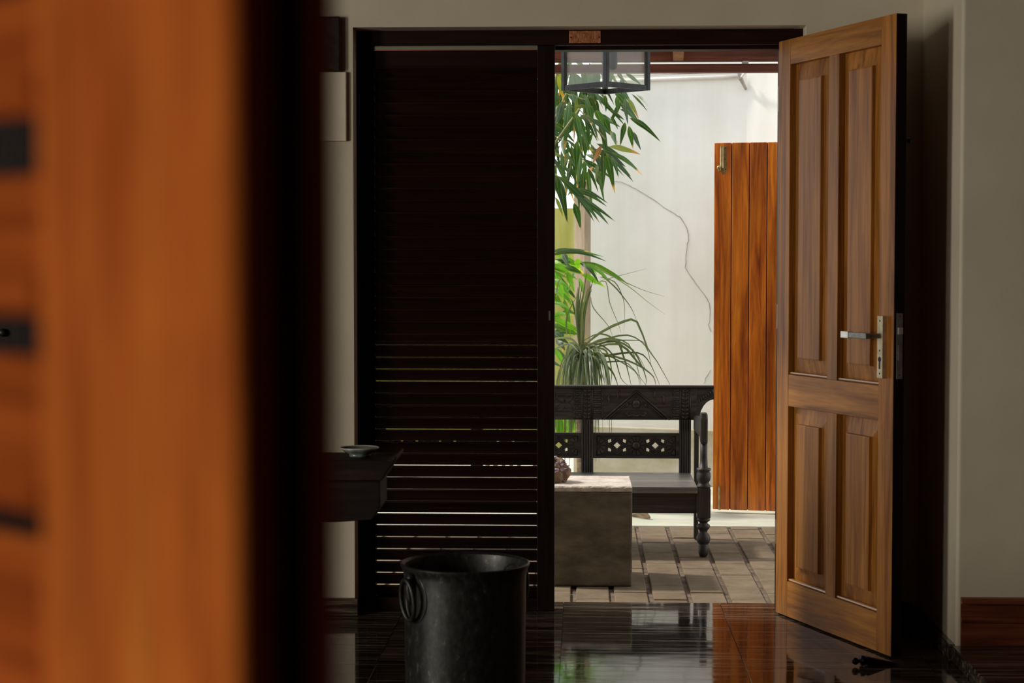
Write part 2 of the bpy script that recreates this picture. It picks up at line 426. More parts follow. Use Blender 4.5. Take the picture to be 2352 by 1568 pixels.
def leaf_mat(name, base, mid, tip, tip_at=0.8, trans=0.35, var=0.45, rough=0.4):
    m, nt, b, out = new_mat(name)
    at = N(nt, 'ShaderNodeAttribute', attribute_name='t')
    r = ramp(nt, [(0.0, base), (0.35, mid), (tip_at, mid), (min(tip_at + 0.14, 1.0), tip)])
    oi = N(nt, 'ShaderNodeObjectInfo')
    nz = N(nt, 'ShaderNodeTexNoise', Scale=9.0, Detail=3.0)
    tc = N(nt, 'ShaderNodeTexCoord'); nt.links.new(tc.outputs['Object'], nz.inputs['Vector'])
    sh = N(nt, 'ShaderNodeMath', operation='MULTIPLY_ADD'); nt.links.new(oi.outputs['Random'], sh.inputs[0])
    sh.inputs[1].default_value = 0.28; nt.links.new(at.outputs['Fac'], sh.inputs[2])
    s2 = N(nt, 'ShaderNodeMath', operation='SUBTRACT'); nt.links.new(sh.outputs[0], s2.inputs[0]); s2.inputs[1].default_value = 0.14
    s3 = N(nt, 'ShaderNodeMath', operation='MULTIPLY_ADD'); nt.links.new(nz.outputs[0], s3.inputs[0]); s3.inputs[1].default_value = 0.25
    nt.links.new(s2.outputs[0], s3.inputs[2])
    s4 = N(nt, 'ShaderNodeMath', operation='SUBTRACT'); nt.links.new(s3.outputs[0], s4.inputs[0]); s4.inputs[1].default_value = 0.125
    nt.links.new(s4.outputs[0], r.inputs[0])
    r3 = ramp(nt, [(0, (1 - var, 1 - var, 1 - var)), (0.75, (1.05, 1.05, 1.0)), (1, (1 + var * 1.6, 1 + var * 0.9, 1.0))])
    nt.links.new(oi.outputs['Random'], r3.inputs[0])
    c = mixc(nt, r.outputs[0], r3.outputs[0], 1.0, 'MULTIPLY')
    # fine veins along the blade, pale midrib
    sa = N(nt, 'ShaderNodeAttribute', attribute_name='s')
    cv = N(nt, 'ShaderNodeCombineXYZ'); nt.links.new(sa.outputs['Fac'], cv.inputs[0]); nt.links.new(at.outputs['Fac'], cv.inputs[1]); nt.links.new(oi.outputs['Random'], cv.inputs[2])
    mp = N(nt, 'ShaderNodeMapping'); mp.inputs['Scale'].default_value = (5.0, 1.2, 40.0); nt.links.new(cv.outputs[0], mp.inputs[0])
    vn = N(nt, 'ShaderNodeTexNoise', Scale=1.0, Detail=3.0); nt.links.new(mp.outputs[0], vn.inputs['Vector'])
    vr = ramp(nt, [(0.35, (0.62, 0.66, 0.6)), (0.65, (1.25, 1.2, 1.1))]); nt.links.new(vn.outputs[0], vr.inputs[0])
    c = mixc(nt, c, vr.outputs[0], 1.0, 'MULTIPLY')
    ab = N(nt, 'ShaderNodeMath', operation='ABSOLUTE'); nt.links.new(sa.outputs['Fac'], ab.inputs[0])
    er = ramp(nt, [(0.0, (0.55,) * 3), (0.10, (0,) * 3), (0.86, (0,) * 3), (1.0, (0.35,) * 3)]); nt.links.new(ab.outputs[0], er.inputs[0])
    c = mixc(nt, c, (0.30, 0.33, 0.13), er.outputs[0])
    nt.links.new(c, b.inputs['Base Color']); b.inputs['Roughness'].default_value = rough
    tl = N(nt, 'ShaderNodeBsdfTranslucent')
    c2 = mixc(nt, c, (1.5, 1.7, 0.6), 1.0, 'MULTIPLY'); nt.links.new(c2, tl.inputs[0])
    mx = N(nt, 'ShaderNodeMixShader'); mx.inputs[0].default_value = trans
    nt.links.new(b.outputs[0], mx.inputs[1]); nt.links.new(tl.outputs[0], mx.inputs[2])
    nt.links.new(mx.outputs[0], out.inputs[0])
    return m
M['leaf'] = leaf_mat('bamboo_leaf', (0.085, 0.13, 0.03), (0.026, 0.082, 0.020), (0.46, 0.29, 0.15), 0.93)
M['leaf_dry'] = leaf_mat('drying_leaf', (0.12, 0.19, 0.03), (0.17, 0.20, 0.035), (0.45, 0.22, 0.09), 0.72)
M['leaf_orange'] = leaf_mat('orange_dead_leaf', (0.42, 0.17, 0.06), (0.52, 0.17, 0.05), (0.5, 0.2, 0.08), 0.5)
M['leaf_bright'] = leaf_mat('bright_leaf', (0.12, 0.26, 0.02), (0.13, 0.34, 0.018), (0.42, 0.46, 0.08), 0.85, 0.45)
M['blade'] = leaf_mat('strap_blade', (0.30, 0.34, 0.14), (0.13, 0.18, 0.105), (0.10, 0.10, 0.05), 0.85, 0.2, 0.65, 0.4)
M['bulb'] = noisy('dusty_bulb', (0.45, 0.43, 0.38), (0.5, 0.48, 0.42), 5, 0.3, bstr=0)

# ================================================================== ROOM SHELL
YW, YF = 6.60, 6.70            # room face of the back wall, front of the door frame
XS = 1.205                     # short wall to the right of the open door
YR = 5.92                      # wall facing the camera at the far right
ZC = 2.80
OX0, OX1, OZ1 = -0.832, 0.793, 2.133       # opening in the back wall

fl = MB().box(-5.0, 3.2, -6.2, 4.14, -0.25, 0).box(-5.0, 3.2, 4.14, 6.9, -0.25, -0.006).build('floor', M['granite'])
tag(fl, 'polished black granite tile floor with fine brown streaks', 'floor', kind='structure')
TW, TD = 0.59, 0.295
tm = None
X0t = at_z(1288, 1500, 0).x
for j in range(9):
    y1 = 6.9 - 0.222 - TD * (j - 1); y0 = y1 - TD
    if j == 0: y0, y1 = 6.678, 6.9
    for i in range(-6, 6):
        x0 = X0t + i * TW
        if x0 + TW < -3.6 or x0 > 3.0: continue
        o = MB().box(max(x0, -3.6) + .0009, min(x0 + TW, 3.2) - .0009, y0 + .0009, y1 - .0009, -0.006, 0).build('tile', M['granite'], fl, bevel=0.0008,
            off=(0, 0, 0))
# back wall with the opening
w = MB()
w.box(-5.0, OX0, YW, 6.86, 0, ZC).box(OX1, XS + 0.3, YW, 6.86, 0, ZC).box(OX0, OX1, YW, 6.86, OZ1, ZC)
tag(w.build('wall_back', M['plaster']), 'beige plaster wall around the doorway', 'wall', kind='structure')
# short side wall and wall facing the camera, one L-shaped nib with a rounded corner
def arc(cx, cy, r, a0, a1, n=6):
    return [(cx + r * math.cos(a0 + (a1 - a0) * k / n), cy + r * math.sin(a0 + (a1 - a0) * k / n)) for k in range(n + 1)]
poly = [(XS + 0.3, YW), (XS, YW)] + arc(XS + .012, YR + .012, .012, math.pi, 1.5 * math.pi) + [(XS + 0.3, YR)]
tag(MB().prism(poly, 0, ZC, 'z').build('wall_side', M['plaster'], bevel=0), 'short beige wall behind the open door leaf', 'wall', kind='structure')
tag(MB().box(XS + 0.3, 3.2, YR, YW, 0, ZC).build('wall_right', M['plaster']), 'beige plaster wall above the mahogany baseboard', 'wall', kind='structure')
tag(MB().box(3.2, 3.4, -6.4, 7.0, -0.25, ZC).build('wall_far_right', M['base_wood']), 'dark timber-panelled wall closing the room beyond the raised step', 'wall', kind='structure')
tag(MB().box(-5.2, 3.4, -6.4, -6.2, -0.25, ZC).build('wall_rear', M['base_wood']), 'dark timber-panelled wall behind the viewer', 'wall', kind='structure')
WY0, WY1, WZ0, WZ1 = 1.55, 2.85, 0.60, 2.50
WS = ((-1.1, 0.1), (WY0, WY1))  # first opening is an added window, lighting the close shutter
wlm = MB(); ya = -6.2
for q0, q1 in WS + ((7.0, 7.0),):
    wlm.box(-5.2, -5.0, ya, q0, -0.25, ZC)
    if q1 > q0: wlm.box(-5.2, -5.0, q0, q1, -0.25, WZ0).box(-5.2, -5.0, q0, q1, WZ1, ZC)
    ya = q1
tag(wlm.build('wall_left', M['base_wood']), 'dark timber wall with a window and an added second window', 'wall', kind='structure')
for k, (q0, q1) in enumerate(WS):
    wn = MB()
    for a in (q0, q1 - .05): wn.box(-5.16, -5.09, a, a + .05, WZ0, WZ1)
    for a in (WZ0, WZ1 - .05): wn.box(-5.16, -5.09, q0 + .05, q1 - .05, a, a + .05)
    tag(wn.build('window_%d' % (k + 1), M['dark_wood']), ('dark frame of an added window that lights the close shutter', 'dark frame of the window nearer the doorway')[k], 'window', kind='structure')
tag(MB().box(-5.2, 3.4, -6.4, 7.0, ZC, ZC + .12).build('ceiling', M['base_wood']), 'dark timber ceiling', 'ceiling', kind='structure')

# skirtings, step and baseboard
tag(MB().box(-5.0, OX0 + .012, YW - .014, YW, 0, .066).build('baseboard_back', M['granite'], bevel=.002), 'low black granite skirting left of the doorway', 'baseboard', kind='structure')
tag(MB().box(OX1 + .02, XS - .02, YW - .014, YW, 0, .066).build('baseboard_behind_door', M['granite'], bevel=.002), 'low black granite skirting behind the open door', 'baseboard', kind='structure')
tag(MB().box(XS - .02, XS, YR + .01, YW, 0, .052).build('baseboard_side', M['granite'], bevel=.002), 'black granite skirting along the short side wall', 'baseboard', kind='structure')
tag(MB().box(XS - .014, 3.2, 3.2, YR, 0, .05).build('floor_step', M['granite'], bevel=.003), 'raised black granite step in front of the mahogany baseboard', 'step', kind='structure')
bb = thing('baseboard_right', (XS + .012, YR, .05), 'mahogany baseboard with two raised mouldings above the granite step', 'baseboard', kind='structure')
def zb(y): return at_y(2280, y, YR).z
MB().box(XS + .014, 3.2, YR - .012, YR, .05, zb(1427)).build('lower_board', M['trim_wood'], bb, bevel=.001)
MB().prism([(YR, zb(1427)), (YR - .02, zb(1427)), (YR - .024, zb(1421)), (YR - .018, zb(1416)), (YR - .010, zb(1413)), (YR, zb(1413))], XS + .014, 3.2, 'x').build('moulding', M['trim_wood'], bb)
MB().box(XS + .014, 3.2, YR - .008, YR, zb(1413), zb(1384)).build('recessed_board', M['trim_wood'], bb)
MB().prism([(YR, zb(1384)), (YR - .026, zb(1384)), (YR - .028, zb(1380)), (YR - .020, zb(1378)), (YR - .018, zb(1373)), (YR, zb(1371))], XS + .014, 3.2, 'x').build('top_moulding', M['trim_wood'], bb)

# ------------------------------------------------------------------ door frame (trim_1)
fr = thing('trim_1', (0, YF, 0), 'black-stained timber door frame around louvred shutter and doorway', 'door frame', kind='structure')
XM0, XM1 = -0.168, -0.105            # post between shutter and doorway (right stile of the shutter is part of it)
XSH0, XSH1 = OX0 + 0.004, -0.112
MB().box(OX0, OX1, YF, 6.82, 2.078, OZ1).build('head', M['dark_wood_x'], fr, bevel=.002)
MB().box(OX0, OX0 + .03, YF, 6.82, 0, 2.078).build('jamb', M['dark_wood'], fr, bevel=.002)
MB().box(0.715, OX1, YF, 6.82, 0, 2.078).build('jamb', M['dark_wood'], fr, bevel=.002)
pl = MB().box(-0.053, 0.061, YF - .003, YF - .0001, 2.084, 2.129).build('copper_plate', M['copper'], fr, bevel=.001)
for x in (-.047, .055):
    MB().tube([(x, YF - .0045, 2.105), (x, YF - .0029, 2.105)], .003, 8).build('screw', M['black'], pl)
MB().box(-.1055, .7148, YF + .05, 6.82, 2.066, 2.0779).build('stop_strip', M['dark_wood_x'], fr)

# ------------------------------------------------------------------ louvred shutter leaf (door_2)
sh = thing('door_2', (-0.8, YF + .03, 0), 'closed black-brown louvred shutter leaf beside the open doorway', 'shutter', kind='structure')
sy0, sy1 = YF + .012, YF + .056
lx0, lx1 = -0.768, -0.170
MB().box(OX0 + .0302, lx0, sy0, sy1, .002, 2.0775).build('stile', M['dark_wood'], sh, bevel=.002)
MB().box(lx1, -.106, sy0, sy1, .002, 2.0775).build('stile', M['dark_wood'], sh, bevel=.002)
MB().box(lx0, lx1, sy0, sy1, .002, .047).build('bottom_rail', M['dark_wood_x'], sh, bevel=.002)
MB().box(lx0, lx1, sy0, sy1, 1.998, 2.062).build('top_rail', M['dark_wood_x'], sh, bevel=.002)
MB().box(-.128, -.121, sy0 - .0015, sy0, 1.075, 1.11).build('strike_plate', M['dark_steel'], sh)
def slat_bm(L, wch, th):
    mb = MB(); a = math.radians(45); c, s_ = math.cos(a), math.sin(a)
    Mx = Matrix(((1, 0, 0), (0, c, s_), (0, -s_, c)))      # slopes down towards +y (outside)
    pr = [(-wch / 2, -th * .2), (-wch / 2 + .0015, -th / 2), (wch / 2 - .0015, -th / 2), (wch / 2, -th * .2), (wch / 2, th * .2), (wch / 2 - .0015, th / 2), (-wch / 2 + .0015, th / 2), (-wch / 2, th * .2)]
    pts = [Mx @ Vector((0, p[0], p[1])) for p in pr]
    return mb.prism([(p.y, p.z) for p in pts], -L / 2, L / 2, 'x')
pitch = 28.0 * (2.012 - .047) / 1283.0 * 1.0
nsl = 44
pitch = (1.985 - .0700) / (nsl - 1)
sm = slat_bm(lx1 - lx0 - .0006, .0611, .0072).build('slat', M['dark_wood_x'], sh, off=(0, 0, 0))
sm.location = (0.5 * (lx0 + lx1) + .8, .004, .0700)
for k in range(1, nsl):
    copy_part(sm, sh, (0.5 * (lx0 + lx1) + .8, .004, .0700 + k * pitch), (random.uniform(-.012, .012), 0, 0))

# ------------------------------------------------------------------ open panelled door leaf (door_1)
HX, HY = 0.706, 6.697
DA = math.radians(-68.6)
dr = thing('door_1', (HX, HY, .006), 'open teak-brown four-panel door leaf with lever handle', 'door', rz=DA, kind='structure', world=False)
W_, H_, T_ = 0.808, 2.080, 0.040
zt, zm1, zm0, zb1 = 1.990, 0.878, 0.764, 0.128
MB().box(0, .088, 0, T_, 0, H_).build('stile', M['door_wood'], dr, bevel=.0015)
MB().box(.716, W_, 0, T_, 0, H_).build('stile', M['door_wood'], dr, bevel=.0015)
for a, b in ((zt, H_), (zm0, zm1), (0, zb1)):
    MB().box(.0881, .7159, .0004, T_ - .0004, a, b).build('rail', M['door_wood_x'], dr, bevel=.001)
for a, b in ((zm1, zt), (zb1, zm0)):
    MB().box(.370, .440, .0004, T_ - .0004, a + .0001, b - .0001).build('mullion', M['door_wood'], dr, bevel=.001)
for (x0, x1) in ((.088, .370), (.440, .716)):
    for (a, b) in ((zm1, zt), (zb1, zm0)):
        mb = MB()
        def ring(ins, y): return [(x0 + ins, y, a + ins), (x1 - ins, y, a + ins), (x1 - ins, y, b - ins), (x0 + ins, y, b - ins)]
        rings = [ring(0.0002, .025), ring(.002, .0248), ring(.060, .0155), ring(.0615, .0040), ring(.066, .0032)]
        vs = [p for r_ in rings for p in r_]; fs = []
        for i in range(len(rings) - 1):
            for k in range(4):
                fs.append((i * 4 + k, i * 4 + (k + 1) % 4, i * 4 + 4 + (k + 1) % 4, i * 4 + 4 + k))
        fs.append((16, 17, 18, 19))
        n0 = len(vs); vs += ring(0.0002, .034); fs.append((n0 + 3, n0 + 2, n0 + 1, n0))
        for k in range(4): fs.append((n0 + k, n0 + (k + 1) % 4, (k + 1) % 4, k))
        mb.add(vs, fs)
        pn = mb.build('panel', M['door_wood'], dr)
        # glossy rounded bead along the lower edge of the field
        bd = MB(); g = .0055
        for p, q in (((x0 + .0005, a + g), (x1 - .0005, a + g)),):
            bd.tube([(p[0], .0095, p[1]), (q[0], .0095, q[1])], .0052, 8)
            bd.tube([(p[0], .0155, p[1]), (q[0], .0155, q[1])], .0052, 8)
        bd.build('bead', M['bead_wood'], pn, smooth=False, auto=True)
MB().box(W_ + .0001, W_ + .0012, .0012, T_ - .0012, .001, H_ - .001).build('dark_edge_strip', M['dark_wood'], dr)  # dark-stained strip, its colour also standing in for the unlit edge
# lock furniture
lp = MB().box(.732, .766, -.016, 0, .905, 1.108).build('lock_plate', M['plate_metal'], dr, bevel=.0012)
lp['label'] = 'worn brass lock plate with keyhole'
for z in (1.092, .995, .920):
    MB().sphere((.749, -.0162, z), .0035, 8, 6, (1, .3, 1)).build('screw', M['black'], lp)
kh = MB(); kh.tube([(.749, -.0168, .966), (.749, -.0155, .966)], .009, 14); kh.box(.7445, .7535, -.0168, -.0155, .935, .966)
kh.build('keyhole', M['black'], lp)
hd = MB(); hd.tube([(.749, -.016, 1.043), (.749, -.060, 1.043)], .0085, 12)
hdl = hd.build('lever', M['dark_steel'], dr, auto=True)
MB().box(.645, .760, -.074, -.058, 1.034, 1.052).build('lever_arm', M['dark_steel'], hdl, bevel=.0015)
MB().box(.598, .647, -.076, -.056, 1.032, 1.054).build('lever_grip', M['steel'], hdl, bevel=.0015)
# lock face in the door edge
lf = MB().box(W_ + .001, W_ + .0032, .010, .032, .905, 1.118).build('lock_face', M['dark_steel'], dr, bevel=.0006)
MB().box(W_ + .0015, W_ + .010, .013, .029, 1.050, 1.072).build('latch', M['steel'], lf, bevel=.001)
MB().box(W_ + .0015, W_ + .004, .015, .027, .965, 1.015).build('bolt', M['dark_steel'], lf, bevel=.0006)
for z in (1.108, 0.918): MB().sphere((W_ + .0022, .021, z), .0035, 8, 6, (.4, 1, 1)).build('screw', M['black'], lf)
bk = MB(); bk.tube([(.79, T_, 1.675), (.79, T_ + .018, 1.675)], .004, 8); bk.sphere((.79, T_ + .022, 1.675), .009)
bk.build('back_knob', M['iron'], dr, smooth=True)
for z in (.25, 1.04, 1.83):
    MB().lathe([(.006, 0), (.006, .09)], (-.007, .008, z), 12).build('hinge', M['dark_steel'], dr, auto=True)

# ================================================================== OUTSIDE
G = -0.083
pv = MB().box(-2.6, 2.6, 6.9, 9.4758, G - .2, G - .012).build('courtyard_paving', M['sand'])
tag(pv, 'brown rectangular pavers laid in shifted columns outside the door', 'paving', kind='structure')
PWd, PL = 0.1585, 0.3015
pm = MB().box(-.0678, .0678, -.1472, .1472, -.05, 0).mesh('paver'); pm.materials.append(M['paver'])
first = True
cnt = 0
for i in range(-12, 11):
    xj = 0.2691 + i * PWd
    ph = 7.4152 if (i % 2 == 0) else 7.4152 - PL * .47
    for j in range(-5, 9):
        yc = ph + PL * j - PL / 2
        y0, y1 = yc - PL / 2, yc + PL / 2
        if y1 < 6.93 or y0 > 9.4446: continue
        if xj > 1.75: continue
        o = bpy.data.objects.new('paver', pm); COL.objects.link(o); o.parent = pv
        o.location = (xj + PWd / 2 + .008, yc, G + random.uniform(-.0025, .002))
        o.rotation_euler = (random.uniform(-.004, .004), random.uniform(-.005, .005), random.uniform(-.008, .008))
        if y1 > 9.4758:
            c = (9.4706 - y0) / PL; o.scale = (1, c, 1); o.location.y = y0 + c * PL / 2
        if y0 < 6.905:
            c = (y1 - 6.905) / PL; o.scale = (1, c, 1); o.location.y = y1 - c * PL / 2
        b = o.modifiers.new('bevel', 'BEVEL'); b.width = .004; b.segments = 2
        cnt += 1
gd = MB().box(-4, 5, 9.4758, 14.4, G - .2, G + .004)
gd.box(-4, -2.6, 6.9, 9.4758, G - .2, G + .002).box(2.6, 5, 6.9, 9.4758, G - .2, G + .002)
tag(gd.build('courtyard_ground', M['pale_ground'], bevel=.006), 'pale stained concrete ground beyond the pavers', 'ground', kind='structure')
# outside face below the floor edge
# white courtyard wall
A0 = Vector((0.0442, 11.4448, 0)); A1 = Vector((0.9798, 11.1047, 0))
dA = (A1 - A0).normalized(); nA = Vector((dA.y, -dA.x, 0))      # towards the camera
angA = math.atan2(dA.y, dA.x); LA = (A1 - A0).length
wa = thing('wall_courtyard', (A0.x, A0.y, G), 'white plaster courtyard wall with a long wandering crack', 'wall', rz=angA, kind='structure', world=False)
ZP = 0.2655 - G
MB().box(0, LA, 0, .18, ZP, 3.2).build('plaster_face', M['outer_white'], wa)
MB().box(-.04, LA, -.05, .18, .004, ZP).build('plinth', M['plinth'], wa, bevel=.006)
def on_wall(px, py):
    r = ray(px, py); t = (A0 - _C).dot(nA) / r.dot(nA); p = _C + r * t
    return ((p - A0).dot(dA), p.z - G)
def crack(pts, w0):
    q = [on_wall(*p) for p in pts]
    # finer wandering line
    f = []
    for i in range(len(q) - 1):
        for k in range(4):
            t = k / 4
            f.append((q[i][0] * (1 - t) + q[i + 1][0] * t + random.uniform(-.003, .003), -.0008, q[i][1] * (1 - t) + q[i + 1][1] * t + random.uniform(-.003, .003)))
    f.append((q[-1][0], -.0008, q[-1][1]))
    MB().tube(f, [w0 * random.uniform(.6, 1.2) for _ in f], 4).build('crack', M['crack'], wa)
crack([(1412, 416), (1430, 418), (1462, 434), (1500, 458), (1535, 482), (1562, 498), (1576, 520), (1582, 545), (1577, 575), (1574, 614), (1590, 640), (1605, 660), (1622, 682), (1630, 700)], .0024)
crack([(1630, 700), (1631, 730), (1627, 745), (1633, 762)], .0022)
crack([(1633, 850), (1622, 866), (1617, 880)], .0022)
tag(MB().prism([(A1.x, A1.y), (A1.x + dA.x * .18 + .1, A1.y + .25), (3.1, 9.8), (3.05, 9.6)], G + .004, 3.2, 'z').build('wall_courtyard_right', M['outer_white']),
    'bright white courtyard wall meeting the cracked wall at a corner', 'wall', kind='structure')
# tan pillar and mossy wall at the left end
pa, pb = at_y(1318, 600, 11.5145), at_y(1357, 600, 11.4625)
tp = thing('garden_pillar', (pa.x, 11.5457, G), 'tan weathered pillar at the left end of the white wall', 'pillar')
zt_ = at_y(1335, 405, 11.5145).z
xm = at_y(1341, 600, 11.4833).x
MB().prism([(pa.x, 11.6289), (pa.x, 11.5925), (xm, 11.5249), (xm, 11.6289)], G + .004, zt_, 'z').build('inner_face', M['tan_stone'], tp)
MB().prism([(xm, 11.6289), (xm, 11.4625), (pb.x + .004, 11.4489), (A0.x - .005, 11.6289)], G + .004, zt_ + .02, 'z').build('post', M['tan_stone'], tp, bevel=.004)
tag(MB().box(-3.5, .3, 13.4, 13.6, G + .004, at_y(1300, 478, 13.4).z).build('wall_garden', M['yellow_wall']), 'yellow-green mossy wall behind the bamboo', 'wall', kind='structure')
# pipe and bracket under the eave
pp = thing('wall_pipe', (.4, 10.85, 2.3), 'thin white pipe running along the top of the white wall', 'pipe')
p0, p1 = on_wall(1440, 184), on_wall(1703, 176)
def aw(u, z, d): q = A0 + dA * u + nA * d; return (q.x, q.y, z + G)
MB().tube([aw(p0[0] - .4, p0[1], .018), aw(p1[0], p1[1], .018)], .011, 8).build('pipe', M['white_paint'], pp, smooth=True)
MB().tube([aw(p0[0] - .4, p0[1] + .028, .010), aw(p1[0], p1[1] + .028, .010)], .0025, 6).build('cable', M['grey_metal'], pp)
br = thing('angle_bracket', (.9, 10.65, 2.3), 'grey angled metal bracket in the corner under the roof', 'bracket')
b0, b1, b2 = on_wall(1700, 166), on_wall(1715, 205), on_wall(1724, 166)
MB().tube([aw(b0[0], b0[1] + .02, .05), aw(*on_wall(1706, 182), .05), aw(*on_wall(1715, 206), .012)], [.010, .014, .008], 6).build('arm', M['grey_metal'], br)
MB().tube([aw(*on_wall(1706, 180), .05), aw(*on_wall(1726, 164), .09)], .008, 6).build('brace', M['white_paint'], br)

# ------------------------------------------------------------------ porch roof
rf = thing('porch_roof', (.4, 8.0, 2.25), 'red-brown timber porch roof over the doorway', 'roof', kind='structure')
YB = 9.3073
def bz(y): return at_y(1500, y, YB).z
MB().box(-1.35, 2.2, YB, YB + .07, bz(166), bz(147)).build('fascia_beam', M['roof_wood'], rf, bevel=.003)
for x in (-1.33, -.85, -.3, .8, 1.5, 2.15): MB().box(x, x + .03, YB + .01, YB + .06, bz(147), bz(140)).build('spacer', M['white_paint'], rf)
MB().box(-1.35, 2.2, YB, YB + .07, bz(140), bz(95)).build('eave_board', M['roof_wood'], rf, bevel=.002)
sl = 0.30
zr = bz(95)
nb = 17
for i in range(nb):
    y0 = 6.87 + (YB + .3 - 6.87) * i / nb; y1 = 6.87 + (YB + .3 - 6.87) * (i + 1) / nb - .004
    z0 = zr + .075 + sl * (YB - y0); z1 = zr + .075 + sl * (YB - y1)
    MB().prism([(y0, z0), (y1, z1), (y1, z1 + .02), (y0, z0 + .02)], -1.35, 2.2, 'x').build('ceiling_board', M['roof_wood'], rf)
for x in (-1.0, -.39, .156, .474, 1.15, 1.75):
    z0 = zr + sl * (YB - 6.87); 
    MB().prism([(6.87, z0), (YB + .02, zr - .006 * 0), (YB + .02, zr + .074), (6.87, z0 + .074)], x - .028, x + .028, 'x').build('rafter', M['rafter_wood'], rf)
MB().prism([(YB - .03, bz(140)), (YB - .001, bz(140)), (YB - .001, bz(95)), (YB - .16, bz(95))], .448, .500, 'x').build('rafter_foot', M['rafter_wood'], rf)
for x in (-1.33, 2.08):
    MB().box(x, x + .1, YB - .02, YB + .08, G, bz(166)).build('porch_post', M['roof_wood'], rf, bevel=.004)

# ------------------------------------------------------------------ lantern
LC = Vector((.0935, 7.9, 0)); LB = 2.024; LT = 2.42; hd_ = .178
lt = thing('hanging_lantern', (LC.x, LC.y, LB), 'square glass lantern with black metal frame hanging in the porch', 'lantern')
cs = [LC + Vector((-hd_, .0, 0)), LC + Vector((0, -hd_, 0)), LC + Vector((hd_, 0, 0)), LC + Vector((0, hd_, 0))]
R45 = Matrix.Rotation(math.radians(45), 3, 'Z')
def diag_box(mb, c, h, z0, z1):
    vs = []
    for z in (z0, z1):
        for s1, s2 in ((-1, -1), (1, -1), (1, 1), (-1, 1)):
            p = R45 @ Vector((s1 * h, s2 * h, 0)); vs.append((c.x + p.x, c.y + p.y, z))
    return mb.add(vs, [(3, 2, 1, 0), (4, 5, 6, 7)] + [(k, (k + 1) % 4, 4 + (k + 1) % 4, 4 + k) for k in range(4)])
def bar(mb, p, q, w, z0, z1):
    d = (q - p).normalized(); n_ = Vector((-d.y, d.x, 0)) * w
    vs = [(*(p - n_).xy, z) for z in ()]
    pts = [p - n_, q - n_, q + n_, p + n_]
    vs = [(a.x, a.y, z) for z in (z0, z1) for a in pts]
    return mb.add(vs, [(3, 2, 1, 0), (4, 5, 6, 7)] + [(k, (k + 1) % 4, 4 + (k + 1) % 4, 4 + k) for k in range(4)])
for k in range(4):
    diag_box(MB(), cs[k] * 1.0, .0095, LB, LT).build('post', M['lantern_metal'], lt, bevel=.001)
    p, q = cs[k], cs[(k + 1) % 4]; d = (q - p).normalized()
    a, b = p + d * .0095, q - d * .0095
    bar(MB(), a, b, .008, LB, LB + .022).build('lower_bar', M['lantern_metal'], lt, bevel=.001)
    bar(MB(), a, b, .008, LT - .022, LT).build('upper_bar', M['lantern_metal'], lt, bevel=.001)
    bar(MB(), a, b, .0014, LB + .022, LT - .022).build('pane', M['glass'], lt)
cap = MB()
tops = [LC + (c - LC) * 1.06 for c in cs]
cap.add([(c.x, c.y, LT) for c in tops] + [(LC.x, LC.y, LT + .13)], [(3, 2, 1, 0)] + [(k, (k + 1) % 4, 4) for k in range(4)])
cap.build('cap', M['lantern_metal'], lt)
SX = LC.x + .030
MB().tube([(SX, LC.y, LT - .01), (SX, LC.y, LT - .16)], .012, 12).build('stem', M['lantern_metal'], lt, auto=True)
lz = LT - .16
MB().lathe([(.022, 0), (.022, .055), (.015, .06)], (SX, LC.y, lz - .055), 16).build('socket', M['iron'], lt, auto=True)
MB().lathe([(.002, -.095), (.016, -.09), (.02, -.07), (.02, -.012), (.012, 0)], (SX, LC.y, lz - .055), 16).build('bulb', M['lantern_metal'], lt, smooth=True)
MB().box(SX + .012, SX + .027, LC.y - .01, LC.y + .01, lz - .05, LT - .02).build('wiring_strip', M['lantern_metal'], lt)
zceil = zr + .075 + sl * (YB - LC.y)
MB().tube([(LC.x, LC.y, LT + .12), (LC.x, LC.y, zceil + .004)], .006, 8).build('hanging_rod', M['lantern_metal'], lt)

# ------------------------------------------------------------------ orange board gate
GL = at_z(1636, 1170, G + .02); GR = at_z(1787, 1175, G + .02)
gdir = Vector((GR.x - GL.x, GR.y - GL.y, 0)); ga = math.atan2(gdir.y, gdir.x)
gate = thing('board_gate', (GL.x, GL.y, G), 'open orange varnished gate of vertical boards with brass bolt', 'gate', rz=ga, world=False)
gz0, gz1 = .022, at_y(1700, 327, (GL.y + GR.y) / 2).z - G
bw = gdir.length / 151 * 40.6
for k in range(9):
    MB().box(k * bw + .002, (k + 1) * bw - .003, 0, .026, gz0, gz1).build('board', M['gate_wood'], gate, bevel=.003)
MB().box(0, 9 * bw, .026, .036, gz0 + .001, gz1 - .001).build('backing', M['gate_wood'], gate)
for z in (.30, .98, 1.64):
    MB().box(.02, 9 * bw - .02, .036, .062, z, z + .1).build('ledge', M['gate_wood'], gate)
# brass slide bolt near the top
kx = gdir.length / 151
sb = MB().box(15 * kx, 29.5 * kx, -.004, 0, gz1 - .152, gz1 - .0195)
sb.add([(15 * kx, -.004, gz1 - .152), (29.5 * kx, -.004, gz1 - .152), (22 * kx, -.004, gz1 - .173), (15 * kx, 0, gz1 - .152), (29.5 * kx, 0, gz1 - .152), (22 * kx, 0, gz1 - .173)],
       [(0, 1, 2), (5, 4, 3), (0, 2, 5, 3), (2, 1, 4, 5)])
bplate = sb.build('bolt_plate', M['brass'], gate)
MB().tube([(19 * kx, -.014, gz1 - .0195), (19 * kx, -.014, gz1 - .137)], .011, 12).build('bolt_barrel', M['brass'], bplate, auto=True)
kb = MB(); kb.tube([(17 * kx, -.012, gz1 - .133), (14 * kx, -.034, gz1 - .152)], .006, 8); kb.sphere((13.5 * kx, -.040, gz1 - .1355), .0115)
kb.build('bolt_knob', M['brass'], bplate, smooth=True)
